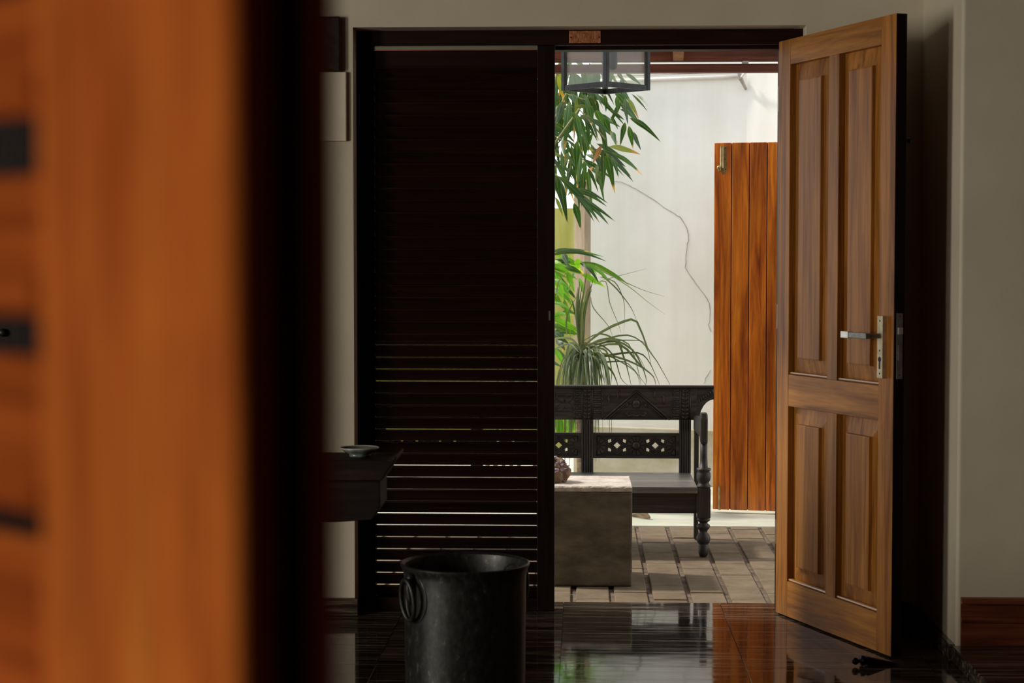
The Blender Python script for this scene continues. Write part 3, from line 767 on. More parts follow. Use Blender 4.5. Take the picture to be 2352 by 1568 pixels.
for dx in (17, 27):
    for dz in (.027, .089, .142):
        MB().sphere((dx * kx, -.0045, gz1 - dz), .003, 8, 5).build('screw', M['black'], bplate)
# drop rod at the foot of the gate
MB().tube([(17 * kx, -.012, gz0 + .0), (17 * kx, -.012, gz0 + .13)], .007, 8).build('foot_bolt', M['brass'], gate, auto=True)

# ------------------------------------------------------------------ stone block table
st = thing('stone_block_table', (.005, 7.885, G), 'square brown stone block used as a low table', 'table')
bx0, bx1 = -0.1976, 0.2070
by0, by1, btz = 7.6940, 8.0861, 0.3424
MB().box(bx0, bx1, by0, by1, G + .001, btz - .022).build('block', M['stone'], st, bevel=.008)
# pale pitted top with an uneven broken edge
mb = MB(); n = 22
top = []
for (xa, ya), (xb, yb) in (((bx0, by0), (bx1, by0)), ((bx1, by0), (bx1, by1)), ((bx1, by1), (bx0, by1)), ((bx0, by1), (bx0, by0))):
    for k in range(n):
        t = k / n
        top.append((xa + (xb - xa) * t + random.uniform(-.004, .002) * (1 if xa == xb else 0) * (1 if xa > 0 else -1), ya + (yb - ya) * t + random.uniform(-.002, .004) * (1 if ya == yb else 0) * (1 if ya == by0 else -1)))
mm = len(top)
vs = [(x, y, btz - .022) for x, y in top] + [(x * 1.0, y, btz - .006 + random.uniform(-.003, .003)) for x, y in top] + [((x - .005) * .985 + .005, (y - 7.8895) * .98 + 7.8895, btz) for x, y in top]
fs = [(i, (i + 1) % mm, mm + (i + 1) % mm, mm + i) for i in range(mm)] + [(mm + i, mm + (i + 1) % mm, 2 * mm + (i + 1) % mm, 2 * mm + i) for i in range(mm)]
fs += [tuple(range(2 * mm, 3 * mm)), tuple(range(mm - 1, -1, -1))]
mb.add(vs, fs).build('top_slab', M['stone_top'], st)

# crystal rock on the block
rk = thing('crystal_rock', (-.133, 7.8511, btz), 'brown rock crusted with purple-white crystals on the stone block', 'rock')
bm = bmesh.new(); bmesh.ops.create_icosphere(bm, subdivisions=4, radius=1)
rr = random.Random(3)
for v in bm.verts:
    d = v.co.normalized()
    f = 1 + .16 * math.sin(5 * d.x + 2) * math.sin(4 * d.z + 1) + .12 * math.sin(7 * d.y + 3 * d.x) + rr.uniform(-.04, .04)
    v.co = Vector((d.x * f * .073, d.y * f * .062, d.z * f * .058))
    if v.co.z < -.040: v.co.z = -.040
me = bpy.data.meshes.new('body'); bm.to_mesh(me); bm.free(); me.materials.append(M['rock'])
ob = bpy.data.objects.new('body', me); COL.objects.link(ob); ob.parent = rk; ob.location = (-.005, 0, .0402)
cr = MB()
for k in range(90):
    a = rr.uniform(0, 2 * math.pi); e = rr.uniform(-.05, 1.45)
    d = Vector((math.cos(a) * math.cos(e) - .18, math.sin(a) * math.cos(e), math.sin(e))).normalized()
    c = Vector((d.x * .076, d.y * .066, d.z * .063)) + Vector((-.010 - .133, 7.8511, btz + .043))
    u = d.orthogonal().normalized(); w2 = d.cross(u); r_ = rr.uniform(.006, .011); hh = rr.uniform(.010, .020)
    vs = [c + (u * math.cos(q * math.pi / 2.5) + w2 * math.sin(q * math.pi / 2.5)) * r_ - d * .004 for q in range(5)] + [c + d * hh]
    cr.add(vs, [(q, (q + 1) % 5, 5) for q in range(5)])
o = cr.build('crystals', M['amethyst'], rk); o['kind'] = 'stuff'

# ------------------------------------------------------------------ carved bench
YBK = 9.0306; YFR = 8.4783
def bX(px, y=YBK): return at_y(px, 960, y).x
def bZ(py): return at_y(1460, py, YBK).z
bench = thing('carved_bench', (-.32, 8.76, G), 'black weathered wooden bench with carved back and turned legs', 'bench')
CXB = bX(1222)                                   # middle of the bench, hidden behind the shutter
def mir(x): return 2 * CXB - x
SZ = 0.2488
seat0, seat1 = mir(0.5294), 0.5294
MB().box(seat0, seat1, YFR - .02, YBK + .01, SZ - .032, SZ).build('seat', M['seat_wood'], bench, bevel=.004)
MB().box(seat0 + .01, seat1 - .002, YFR + .005, YFR + .03, 0.1215, SZ - .033).build('apron', M['bench_wood_x'], bench, bevel=.003)
# turned front posts: square block, ball turnings, foot, and the upright that carries the arm
legp = [(.020, 0), (.026, .02), (.028, .06), (.024, .064), (.030, .072), (.036, .085), (.037, .10), (.031, .115), (.020, .128), (.021, .138), (.030, .148), (.036, .158), (.033, .168), (.022, .175), (.021, .18), (.026, .186), (.034, .190), (.035, .198), (.031, .204), (.031, .21)]
legp = [(r * .885, z * (0.1011 - G) / .21) for r, z in legp]
armp = [(.034, 0), (.036, .012), (.029, .02), (.027, .03), (.033, .037), (.036, .055), (.035, .075), (.030, .085), (.036, .09), (.036, .1), (.021, .102), (.018, .155), (.018, .228)]
armp = [(r * .9215, z * .9215) for r, z in armp]
for s_ in (0, 1):
    cx = 0.5596 if s_ == 0 else mir(0.5596)
    MB().lathe(legp, (cx, YFR + .019, G + .003), 20).build('front_leg', M['bench_wood'], bench, smooth=True)
    MB().box(cx - .031, cx + .031, YFR - .012, YFR + .052, 0.1011, 0.2394).build('leg_block', M['bench_wood'], bench, bevel=.003)
    MB().lathe(armp, (cx, YFR + .019, 0.2394), 20).build('arm_post', M['bench_wood'], bench, smooth=True)
    # arm: a curved board, round over the front
    pr = [(YBK - .01, 0.4606), (YFR + .09, 0.4698), (YFR + .018, 0.4469), (YFR - .005, 0.4469), (YFR - .009, 0.5619), (YFR + .009, 0.5879), (YFR + .045, 0.5900), (YFR + .125, 0.5619), (YBK - .01, 0.5344)]
    a_ = MB().prism([(y, z - .0) for y, z in pr], cx - .017, cx + .017, 'x').build('armrest', M['bench_wood'], bench, bevel=.008)
    MB().box(cx - .012, cx + .010, YBK - .01, YBK + .04, G + .003, 0.5068).build('back_leg', M['bench_wood'], bench, bevel=.003)
# back: posts, top rail, carved panels. Layout mirrored about CXB
zT, zR, zPa, zPb = bZ(885), bZ(964), bZ(994), bZ(1052)
def fluted(x0, x1, z0, z1, y):
    mb = MB(); n_ = 5; w_ = (x1 - x0) / n_
    mb.box(x0, x1, y + .004, y + .034, z0, z1)
    for k in range(n_):
        c = x0 + w_ * (k + .5)
        mb.prism([(c + w_ * .40 * math.cos(a), y + .004 - w_ * .42 * math.sin(a)) for a in [math.pi * q / 6 for q in range(7)]], z0, z1, 'z')
    return mb
pxs = [(bX(1335), bX(1363)), (bX(1560), bX(1587))]
posts = pxs + [(mir(b), mir(a)) for a, b in pxs]
for x0, x1 in posts:
    fluted(x0, x1, SZ - .002, zR + .002, YBK - .012).build('back_post', M['bench_wood'], bench, auto=True)
tr_ = MB().box(mir(bX(1600)), bX(1600), YBK, YBK + .03, zR, zT - .012).build('back_rail', M['bench_wood_x'], bench, bevel=.002)
MB().box(mir(bX(1640)), bX(1640), YBK - .012, YBK + .042, zT - .012, zT).build('cap_rail', M['bench_wood_x'], bench, bevel=.004)
# wings at the ends of the top rail (curved underside)
for s_ in (0, 1):
    xa, xb = bX(1600), bX(1640)
    poly = [(xa, zT - .012), (xb, zT - .012), (xb, zT - .068)]
    for k in range(7):
        a = math.pi / 2 * k / 6
        poly.append((xa + .012 + (xb - xa - .012) * (1 - math.sin(a)), zR - .01 + (zT - .068 - zR + .01) * math.cos(a)))
    poly.append((xa, zR - .012))
    if s_: poly = [(mir(x), z) for x, z in poly][::-1]
    wg = MB().prism(poly, YBK, YBK + .03, 'y').build('wing', M['bench_wood_x'], bench, bevel=.002)
    rib = MB()
    for q in range(7):
        t = q / 6; x = xa + .012 + (xb - xa - .02) * t; z = zT - .075 + .048 * t
        x2 = mir(x) if s_ else x
        rib.sphere((x2, YBK - .001, z), .010, 8, 6, (.55, .5, 1.1))
    rib.build('carved_rope', M['bench_wood_x'], wg, smooth=True)
yr = YBK - .001
def capsules(mb, x0, x1, z0, z1, n_, flip):
    h_ = (z1 - z0) / n_
    for k in range(n_):
        z = z0 + h_ * (k + .5)
        xa, xb = (x0, x1 - h_ * .45) if not flip else (x0 + h_ * .45, x1)
        pts = [(xa, yr, z), (xb, yr, z)]
        # outlined groove: a raised half-round rim and a raised core
        e = xb if not flip else xa; o_ = xa if not flip else xb
        sg = 1 if not flip else -1
        rim = [(o_, yr, z + h_ * .40), (e, yr, z + h_ * .40)] + [(e + sg * h_ * .40 * math.sin(a), yr, z + h_ * .40 * math.cos(a)) for a in [math.pi * q / 6 for q in range(1, 6)]] + [(e, yr, z - h_ * .40), (o_, yr, z - h_ * .40)]
        mb.tube(rim, .0028, 5)
        mb.tube([(o_, yr, z), (e, yr, z)], h_ * .17, 6)
def section_triangle(x0, x1):
    mb = MB(); m_ = (x0 + x1) / 2; k = (x1 - x0) / 197.0
    zz0, zz1 = zR + .002, zT - .014
    capsules(mb, x0, x0 + 21 * k, zz0, zz1, 7, False)
    capsules(mb, x1 - 18 * k, x1, zz0, zz1, 7, True)
    ap = (m_, zT - .028)
    l0, r0 = (x0 + 24 * k, zz0), (x1 - 22 * k, zz0)
    for q, r_ in ((0, .0058), (8, .0045), (13, .003)):
        mb.tube([(l0[0] + q * k * 1.05, yr - .002, zz0), (ap[0], yr - .002, ap[1] - q * k * .8), (r0[0] - q * k * 1.05, yr - .002, zz0)], r_, 6)
    # S scrolls beside the gable
    for (dx, dz, sg) in ((-63, 13, 1), (-42, 3, 1), (42, 3, -1), (63, 13, -1)):
        cx, cz = m_ + dx * k, zT - .035 - dz * k * 1.2
        mb.tube([(cx + sg * (-3) * k, yr, cz - 13 * k), (cx + sg * 1 * k, yr, cz - 5 * k), (cx - sg * 1 * k, yr, cz + 4 * k), (cx + sg * 3 * k, yr, cz + 10 * k), (cx + sg * 6 * k, yr, cz + 6 * k)], [.0015, .004, .005, .0045, .002], 6)
    # flower and vase motif in the gable
    zc = zR + 36 * k
    mb.sphere((m_, yr, zc), 9 * k, 12, 8, (1, .45, 1.15))
    for q in range(6):
        a = q * math.pi / 3
        mb.sphere((m_ + 5 * k * math.cos(a), yr - .004, zc + 5 * k * math.sin(a)), 3 * k, 8, 6, (1, .7, 1))
    mb.tube([(m_ - 7 * k, yr, zc + 20 * k), (m_ - 5 * k, yr, zc + 14 * k), (m_, yr, zc + 11 * k), (m_ + 5 * k, yr, zc + 14 * k), (m_ + 7 * k, yr, zc + 20 * k), (m_, yr, zc + 17 * k), (m_ - 7 * k, yr, zc + 20 * k)], .0028, 6)
    for sg in (-1, 1):
        mb.sphere((m_ + sg * 13 * k, yr, zc + 6 * k), 3.5 * k, 8, 6, (.8, .6, 1.5))
        mb.sphere((m_ + sg * 22 * k, yr, zc - 2 * k), 4 * k, 8, 6, (.8, .6, 1.4))
        mb.tube([(m_, yr, zR + 9 * k), (m_ + sg * 9 * k, yr, zR + 12 * k), (m_ + sg * 18 * k, yr, zR + 9 * k), (m_ + sg * 23 * k, yr, zR + 15 * k), (m_ + sg * 19 * k, yr, zR + 19 * k)], [.004, .005, .006, .006, .003], 6)
        mb.tube([(m_ + sg * 2 * k, yr, zc - 10 * k), (m_ + sg * 9 * k, yr, zc - 13 * k), (m_ + sg * 11 * k, yr, zc - 4 * k)], .0026, 6)
    return mb
def section_flower(x0, x1):
    mb = MB(); k = (bX(1560) - bX(1363)) / 197.0
    zz0, zz1 = zR + .002, zT - .014
    capsules(mb, x1 - 17 * k, x1, zz0, zz1, 7, True); capsules(mb, x0, x0 + 17 * k, zz0, zz1, 7, False)
    a, b = x0 + 19 * k, x1 - 19 * k
    zc0, zc1 = zR + 22 * k, zT - 22 * k
    for z in (zc0, zc1): mb.tube([(a, yr, z), (b, yr, z)], .003, 6)
    n_ = max(1, round((b - a) / (zc1 - zc0))); s_ = (b - a) / n_
    for q in range(n_):
        cx, cz = a + s_ * (q + .5), (zc0 + zc1) / 2
        for sx in (-1, 1):
            for sz_ in (-1, 1):
                p0, p1 = Vector((cx, yr, cz)), Vector((cx + sx * s_ * .48, yr, cz + sz_ * s_ * .48))
                d = (p1 - p0); n__ = Vector((-d.z, 0, d.x)) * .30
                for sg in (-1, 1):
                    mb.tube([p0, p0 + d * .3 + n__ * sg * .8, p0 + d * .7 + n__ * sg * .8, p1], .0024, 5)
    return mb
def post_carving(x0, x1):
    mb = MB(); m_ = (x0 + x1) / 2; w_ = x1 - x0
    for x in (x0 + .004, x1 - .004, x1 - .012): mb.tube([(x, yr, zR), (x, yr, zT - .014)], .0034, 6)
    n_ = 8; h_ = (zT - .02 - zR) / n_
    for k in range(n_):
        z = zR + h_ * (k + .45)
        for sg in (-1, 1):
            mb.tube([(m_, yr, z - h_ * .25), (m_ + sg * w_ * .14, yr - .003, z + h_ * .2), (m_ + sg * w_ * .27, yr, z + h_ * .45)], [.002, .0055, .0025], 6)
    return mb
secs = [(pxs[0][1], pxs[1][0])]; secs.append((mir(secs[0][1]), mir(secs[0][0])))
for a, b in secs: section_triangle(a, b).build('carved_gable', M['bench_wood_x'], tr_, smooth=True)
section_flower(mir(pxs[0][0]), pxs[0][0]).build('carved_flowers', M['bench_wood_x'], tr_, smooth=True)
for a, b in posts: post_carving(a, b).build('carved_braid', M['bench_wood'], tr_, smooth=True)
# lower pierced panel
def plate_with_holes(outer, holes, y0, y1):
    bm = bmesh.new(); edges = []
    for loop in [outer] + holes:
        vs = [bm.verts.new((p[0], y0, p[1])) for p in loop]
        edges += [bm.edges.new((vs[i], vs[(i + 1) % len(vs)])) for i in range(len(vs))]
    bmesh.ops.triangle_fill(bm, use_beauty=True, use_dissolve=False, edges=edges)
    r_ = bmesh.ops.extrude_face_region(bm, geom=bm.faces[:])
    bmesh.ops.translate(bm, vec=(0, y1 - y0, 0), verts=[e for e in r_['geom'] if isinstance(e, bmesh.types.BMVert)])
    bmesh.ops.recalc_face_normals(bm, faces=bm.faces)
    mb = MB(); bm.verts.index_update()
    mb.add([v.co.copy() for v in bm.verts], [tuple(v.index for v in f.verts) for f in bm.faces]); bm.free()
    return mb
def pierced(x0, x1, centers):
    k = (bX(1560) - bX(1363)) / 197.0; cz = (zPa + zPb) / 2
    holes = []
    for c in centers:
        holes.append([(c - 8 * k, cz), (c, cz - 7.5 * k), (c + 8 * k, cz), (c, cz + 7.5 * k)])
        for dx, dz in ((-17, 10), (-17, -10), (17, 10), (17, -10)):
            s1 = 1 if dx * dz > 0 else -1
            u = Vector((5.0, 3.6 * s1)) * k; v = Vector((-2.6 * s1 * s1, 4.2 * s1)) * k
            q = Vector((c + dx * k, cz + dz * k))
            holes.append([tuple(q + u * .8), tuple(q + v * 1.1), tuple(q - u * .8), tuple(q - v * 1.1)])
    mb = plate_with_holes([(x0, zPb), (x1, zPb), (x1, zPa), (x0, zPa)], holes, YBK + .004, YBK + .022)
    return mb, k, cz
def lower_panel(x0, x1, centers, ros, nm='pierced_panel'):
    mb, k, cz = pierced(x0, x1, centers)
    pn = mb.build(nm, M['bench_wood_x'], bench)
    cv = MB(); y = YBK + .004
    for z0_, z1_ in ((zPa - .012, zPa), (zPb, zPb + .012)): cv.box(x0, x1, y - .012, y + .001, z0_, z1_)
    for xa in (x0, x1 - 7 * k): cv.box(xa, xa + 7 * k, y - .012, y + .001, zPb + .012, zPa - .012)
    for c in centers:
        for sc_ in (10.5, 15, 20):
            P = [(c - sc_ * 1.15 * k, y - .002, cz), (c, y - .002, cz - sc_ * .98 * k), (c + sc_ * 1.15 * k, y - .002, cz), (c, y - .002, cz + sc_ * .98 * k)]
            cv.tube(P, .0033, 5, closed=True)
    cv.build('panel_frame', M['bench_wood_x'], pn)
    for c, a0, a1 in ros:
        rs = MB()
        rs.sphere((c, y - .004, cz), 9 * k, 14, 8, (1, .6, 1)) if a1 - a0 > 6 else None
        n_ = 12 if a1 - a0 > 6 else 6
        for q in range(n_):
            a = a0 + (a1 - a0) * (q + .5) / n_
            u = Vector((math.cos(a), 0, math.sin(a))); v = Vector((-math.sin(a), 0, math.cos(a)))
            p = Vector((c, y - .006, cz))
            i_, o_ = p + u * 10 * k, p + u * 21 * k
            hw0, hw1 = 2.1 * k, 4.6 * k
            pts = [i_ - v * hw0, i_ + v * hw0, o_ + v * hw1, o_ - v * hw1]
            rs.add([tuple(t) for t in pts] + [tuple(t + Vector((0, .012, 0))) for t in pts], [(0, 1, 2, 3), (7, 6, 5, 4), (0, 4, 5, 1), (1, 5, 6, 2), (2, 6, 7, 3), (3, 7, 4, 0)])
        rs.build('rosette', M['bench_wood_x'], pn, bevel=.001)
kk = (bX(1560) - bX(1363)) / 197.0
TP = 2 * math.pi
for a, b in secs:
    m_ = (a + b) / 2
    lower_panel(a, b, [m_ - 44 * kk, m_ + 44 * kk], [(m_, 0, TP), (a + 8 * kk, -math.pi / 2, math.pi / 2), (b - 8 * kk, math.pi / 2, 1.5 * math.pi)])
xa, xb = mir(pxs[0][0]), pxs[0][0]
lower_panel(xa, xb, [xb - 52 * kk, xa + 52 * kk], [((xa + xb) / 2, 0, TP), (xa + 8 * kk, -math.pi / 2, math.pi / 2), (xb - 8 * kk, math.pi / 2, 1.5 * math.pi)])

# dry leaf on the ground behind the bench
dl = MB()
d0, d1 = at_z(1448, 1180, G + .02), at_z(1494, 1190, G + .012)
ribbon(dl, [(d0.x, d0.y, G + .012), ((d0.x + d1.x) / 2, (d0.y + d1.y) / 2, G + .03), (d1.x, d1.y, G + .012)], lambda t: .045 * math.sin(math.pi * (.05 + .9 * t)), .5)
tag(dl.build('dry_leaf', M['bark']), 'curled brown dead leaf on the ground behind the bench', 'leaf')

# ------------------------------------------------------------------ plants
LW = lambda w: (lambda t: w * (min(1, t / .30) ** .8 * (1 - max(0, (t - .3) / .7) ** 1.5) + .012))
def z1(x, y): return (1270 + x / 6.03, 90 + y / 6.03)
def z2(x, y): return (1270 + x / 6.03, 330 + y / 6.03)
def z3(x, y): return (1270 + x / 4.61, 560 + y / 4.61)
bam = thing('bamboo', (-.57, 10.6, G), 'bamboo with long drooping green leaves in front of the white wall', 'bamboo')
def leaf(parent, a, b, wpx, Y, mat, sag=.06, rnd=random):
    dy = rnd.uniform(-.12, .12)
    p, q = at_y(*a, Y), at_y(*b, Y + dy)
    L = (q - p).length
    mid = (p + q) / 2 + Vector((rnd.uniform(-.03, .03) * L, rnd.uniform(-.1, .1) * L, sag * L * rnd.uniform(.2, 1.4)))
    mb = MB()
    ribbon(mb, [p, p * .5 + mid * .5 + Vector((0, 0, sag * .3 * L)), mid, mid * .5 + q * .5 + Vector((0, 0, sag * .2 * L)), q], LW(wpx * Y / FPX), rnd.uniform(.1, .35), rnd.uniform(-.6, .6))
    return mb.build('leaf', mat, parent, smooth=True)
up1 = [(60, 500, 170, 930, 60, 1), (230, 860, 160, 1560, 115, 0), (300, 1010, 400, 1560, 105, 0), (370, 1030, 620, 1420, 60, 0), (350, 1050, 500, 1568, 105, 0), (420, 1040, 840, 1370, 55, 0),
       (300, 940, 560, 935, 60, 1), (480, 790, 780, 890, 65, 0), (720, 770, 735, 1010, 60, 0), (890, 780, 900, 1040, 75, 0), (1000, 800, 1040, 1190, 65, 0), (1030, 810, 1190, 1110, 75, 1),
       (1090, 760, 1310, 1000, 35, 0), (1150, 760, 1330, 945, 35, 0), (1060, 1090, 1490, 1420, 85, 0), (1000, 1150, 930, 1480, 85, 0), (1050, 1200, 1110, 1520, 85, 0), (1110, 1280, 1220, 1540, 65, 0),
       (790, 980, 990, 1120, 55, 0), (800, 1070, 900, 1250, 50, 0), (700, 1090, 800, 1310, 120, 0), (930, 970, 1130, 1050, 45, 0), (600, 980, 700, 1220, 110, 0), (560, 1100, 830, 1360, 60, 0),
       (130, 860, 40, 1190, 95, 0), (250, 760, 300, 890, 120, 0), (400, 760, 520, 960, 90, 0), (440, 1060, 560, 1150, 60, 1), (640, 1180, 760, 1568, 100, 0), (820, 1280, 880, 1480, 80, 0), (560, 820, 640, 1060, 90, 0),
       (500, 900, 540, 1200, 100, 0), (1000, 470, 1230, 640, 60, 0), (880, 440, 1000, 620, 60, 0), (640, 420, 800, 600, 60, 0)]
up2 = [(160, -120, 160, 190, 95, 0), (330, -40, 320, 380, 105, 0), (380, 130, 330, 660, 95, 0), (260, 300, 190, 560, 75, 0), (390, 0, 410, 250, 55, 1), (430, 240, 460, 540, 70, 0), (690, 70, 690, 670, 115, 0),
       (740, 130, 855, 685, 115, 0), (810, 190, 910, 475, 70, 0), (800, 170, 1115, 530, 70, 0), (790, 120, 1245, 445, 62, 0), (780, 40, 1215, 150, 90, 1), (670, 30, 545, 285, 75, 2), (540, 320, 520, 400, 60, 2), (530, 110, 700, 240, 60, 1),
       (50, 440, 100, 790, 105, 0), (80, 470, 200, 1095, 115, 0), (290, 820, 385, 1190, 100, 0), (60, 440, 650, 1100, 100, 0), (80, 460, 575, 1085, 90, 0), (220, 620, 865, 1080, 85, 0), (270, 630, 750, 872, 62, 0),
       (290, 620, 765, 826, 55, 0), (330, 700, 775, 1125, 75, 0), (30, 740, 140, 1010, 60, 1), (590, 420, 690, 640, 90, 0), (480, 330, 630, 680, 50, 0), (620, 280, 600, 520, 60, 1), (220, 130, 150, 320, 70, 1), (250, 330, 330, 560, 60, 0)]
mats = [M['leaf'], M['leaf_dry'], M['leaf_orange']]
for lst, zf in ((up1, z1), (up2, z2)):
    for (a, b, c, d, w_, m_) in lst:
        leaf(bam, zf(a, b), zf(c, d), w_ / 6.03 * .98, random.uniform(10.1415, 10.6095), mats[m_])
for k in range(150):
    x, y = random.uniform(1180, 1375), random.uniform(120, 400)
    a = random.uniform(-.9, 1.2); L = random.uniform(70, 125)
    leaf(bam, (x, y), (x + L * math.sin(a) * .8, y + L * math.cos(a)), random.uniform(8, 15), random.uniform(10.5055, 11.2336), mats[0 if random.random() < .86 else 1])
for k in range(16):
    x, y = random.uniform(1300, 1430), random.uniform(150, 260)
    a = random.uniform(-.6, 1.2); L = random.uniform(60, 95)
    leaf(bam, (x, y), (x + L * math.sin(a) * .8, y + L * math.cos(a)), random.uniform(10, 17), random.uniform(10.2455, 10.7656), mats[0])
for (bx_, tip) in ((-.70, [(1200, 900), (1215, 500), (1262, 300), (1300, 215), (1345, 230)]), (-.62, [(1230, 800), (1240, 330), (1290, 120), (1380, 130), (1440, 190)]), (-.66, [(1190, 800), (1205, 480), (1240, 390), (1275, 400), (1320, 440)]), (-.6, [(1215, 700), (1260, 350), (1330, 250), (1390, 320)])):
    pts = [Vector((bx_ * .92, 10.6, G + .004))] + [at_y(*t, 10.45) for t in tip]
    MB().tube(pts, [.012] + [.010 - .0016 * k for k in range(len(tip))], 6).build('stem', M['culm'], bam, smooth=True)

shr = thing('leafy_shrub', (-.51, 10.97, G), 'bright green leafy shrub with broad blades beside the mossy wall', 'shrub')
low = [(-50, 95, 400, 85, 45), (-50, 130, 570, 187, 48), (0, 110, 540, 138, 42), (-20, 230, 300, 330, 65), (0, 300, 200, 590, 65), (50, 170, 300, 250, 75), (250, 160, 280, 300, 75), (300, 320, 560, 465, 65),
       (300, 190, 810, 440, 55), (330, 210, 640, 450, 55), (270, 190, 490, 420, 60), (-20, 380, 200, 500, 50), (-20, 630, 220, 725, 36), (-30, 790, 370, 995, 75), (-30, 860, 280, 970, 75), (-40, 940, 170, 1060, 80),
       (100, 100, 160, 240, 70), (150, 300, 230, 520, 70), (220, 300, 160, 520, 60), (60, 400, 110, 620, 60), (280, 360, 330, 560, 60), (-20, 180, 180, 300, 60), (120, 250, 330, 330, 60), (-10, 520, 120, 700, 60), (100, 720, 260, 760, 40), (30, 1000, 130, 1130, 80), (-20, 260, 60, 480, 60), (360, 220, 470, 330, 45)]
for (a, b, c, d, w_) in low:
    leaf(shr, z3(a, b), z3(c, d), w_ / 4.61, random.uniform(10.6928, 11.1504), M['leaf_bright'] if random.random() < .75 else M['leaf'], .10)
for k in range(34):
    x, y = random.uniform(1170, 1300), random.uniform(580, 830)
    a = random.uniform(.1, 1.9); L = random.uniform(50, 100)
    leaf(shr, (x, y), (x + L * math.sin(a), y + L * math.cos(a)), random.uniform(11, 18), random.uniform(10.9736, 11.3377), M['leaf_bright'] if random.random() < .6 else M['leaf'], .1)
for k in range(14):
    x = random.uniform(1270, 1330); leaf(shr, (x, random.uniform(930, 950)), (x + random.uniform(-15, 25), random.uniform(1000, 1020)), 14, 10.87, M['leaf_bright'], .02)
for k in range(4):
    t = at_y(1180 + 25 * k, 600 + 30 * k, 11.05)
    MB().tube([(-.53 + .047 * k, 10.97, G + .004), (-.52 + .047 * k, 11.02, .66), t], [.012, .010, .006], 6).build('stem', M['culm'], shr, smooth=True)

pt = thing('strap_leaf_palm', (.010, 10.0447, G), 'palm-like plant with thin arching grey-green strap leaves behind the bench', 'plant')
YP = 10.0447
crown = at_y(1333, 812, YP)
tb = [Vector((.02, YP, G + .004)), Vector((.0, YP, .34)), crown + Vector((.0, 0, -.22)), crown + Vector((0, 0, .02))]
MB().tube(tb, [.05, .042, .04, .03], 12).build('trunk', M['bark'], pt, smooth=True)
def blade(pts, wpx, mat=None, dpt=0.0):
    n_ = len(pts); P = []
    for i, p in enumerate(pts):
        P.append(at_y(*p, YP - dpt * i / (n_ - 1)))
    w_ = wpx * YP / FPX
    mb = MB()
    ribbon(mb, P, lambda t: w_ * (min(1, .55 + t * 2) * (1 - max(0, t - .3) / .7 * .88)), .25, random.uniform(-.5, .5), seg=12)
    return mb.build('blade', mat or M['blade'], pt, smooth=True)
hand = [[(330, 1080), (500, 940), (750, 820), (890, 825), (1000, 1100), (1100, 1240), (1240, 1490)], [(340, 1090), (520, 1020), (790, 965), (980, 1080), (1040, 1290)], [(350, 1110), (600, 1030), (920, 1025), (990, 1090)],
        [(320, 1150), (480, 1195), (700, 1160), (910, 1155), (1020, 1250), (1130, 1490)], [(310, 1180), (420, 1255), (640, 1245), (800, 1270), (980, 1490)], [(340, 1090), (600, 1010), (830, 1110), (940, 1290), (990, 1440), (975, 1500)],
        [(350, 1100), (660, 1030), (750, 1200), (790, 1330), (830, 1500)], [(360, 1120), (700, 1060), (920, 1280), (1060, 1400), (1090, 1500)], [(500, 1150), (780, 1230), (960, 1320), (1075, 1410)], [(330, 1020), (500, 950), (700, 1030), (890, 1170), (990, 1350)],
        [(430, 430), (560, 400), (600, 620), (690, 840), (720, 940)], [(500, 350), (650, 400), (730, 540), (760, 690), (750, 960)], [(520, 340), (640, 440), (720, 530), (830, 680), (890, 820)], [(450, 230), (800, 450), (1000, 610), (1185, 745)], [(450, 260), (700, 375), (960, 490), (1180, 555)],
        [(500, 390), (670, 345), (990, 262)], [(400, 560), (430, 680), (580, 860), (640, 1000)], [(40, 560), (60, 400), (170, 290)], [(145, 960), (150, 760), (250, 560)], [(290, 1100), (275, 950), (215, 640), (185, 580)], [(20, 1000), (180, 1000), (270, 1080), (290, 1150)],
        [(20, 1110), (170, 1060), (280, 1150)], [(300, 1130), (180, 1050), (120, 1300), (110, 1480)], [(340, 1040), (440, 1180), (490, 1350), (520, 1500)], [(320, 1000), (330, 1250), (330, 1500)], [(420, 1100), (560, 1130), (620, 1330), (610, 1500)], [(330, 1150), (600, 1320), (690, 1500)], [(380, 1100), (530, 1250), (580, 1500)],
        [(340, 1100), (480, 1060), (640, 1180), (720, 1420), (800, 1500)], [(350, 1080), (560, 1000), (800, 1060), (900, 1330), (930, 1490)], [(330, 1130), (560, 1170), (860, 1340), (920, 1490)]]
wid = [8, 6, 4, 7, 6, 6, 7, 7, 6, 5, 3.2, 3, 4.5, 2.6, 2.6, 2.2, 3, 4.5, 5, 8, 7, 6, 8, 8, 9, 6, 8, 6, 5, 5, 5]
for h_, w_ in zip(hand, wid):
    blade([z3(*p) for p in h_], w_ * .8, dpt=random.uniform(-.1, .15))
for k in range(11):                                        # upright young shoot
    x = 255 + 17 * k
    blade([z3(300 + (k - 5) * 3, 1120), z3(290 + (k - 5) * 9, 740), z3(x + random.uniform(-6, 6), random.uniform(300, 520))], random.uniform(5, 8), dpt=random.uniform(-.1, .1))
for k in range(135):                                       # drooping skirt
    a = random.uniform(-1, 1); yb = random.uniform(1120, 1330)
    sp = a * random.uniform(150, 330); low_ = random.uniform(1550, 2450) if random.random() < .55 else random.uniform(1450, 1650)
    x0 = 310 + random.uniform(-30, 40)
    blade([z3(x0, yb), z3(x0 + sp * .55, yb - random.uniform(10, 80)), z3(x0 + sp * .9, yb + 130 + random.uniform(0, 60)), z3(x0 + sp, low_)], random.choice((2.5, 3, 4, 5, 6.5, 8)), dpt=random.uniform(-.25, .35))

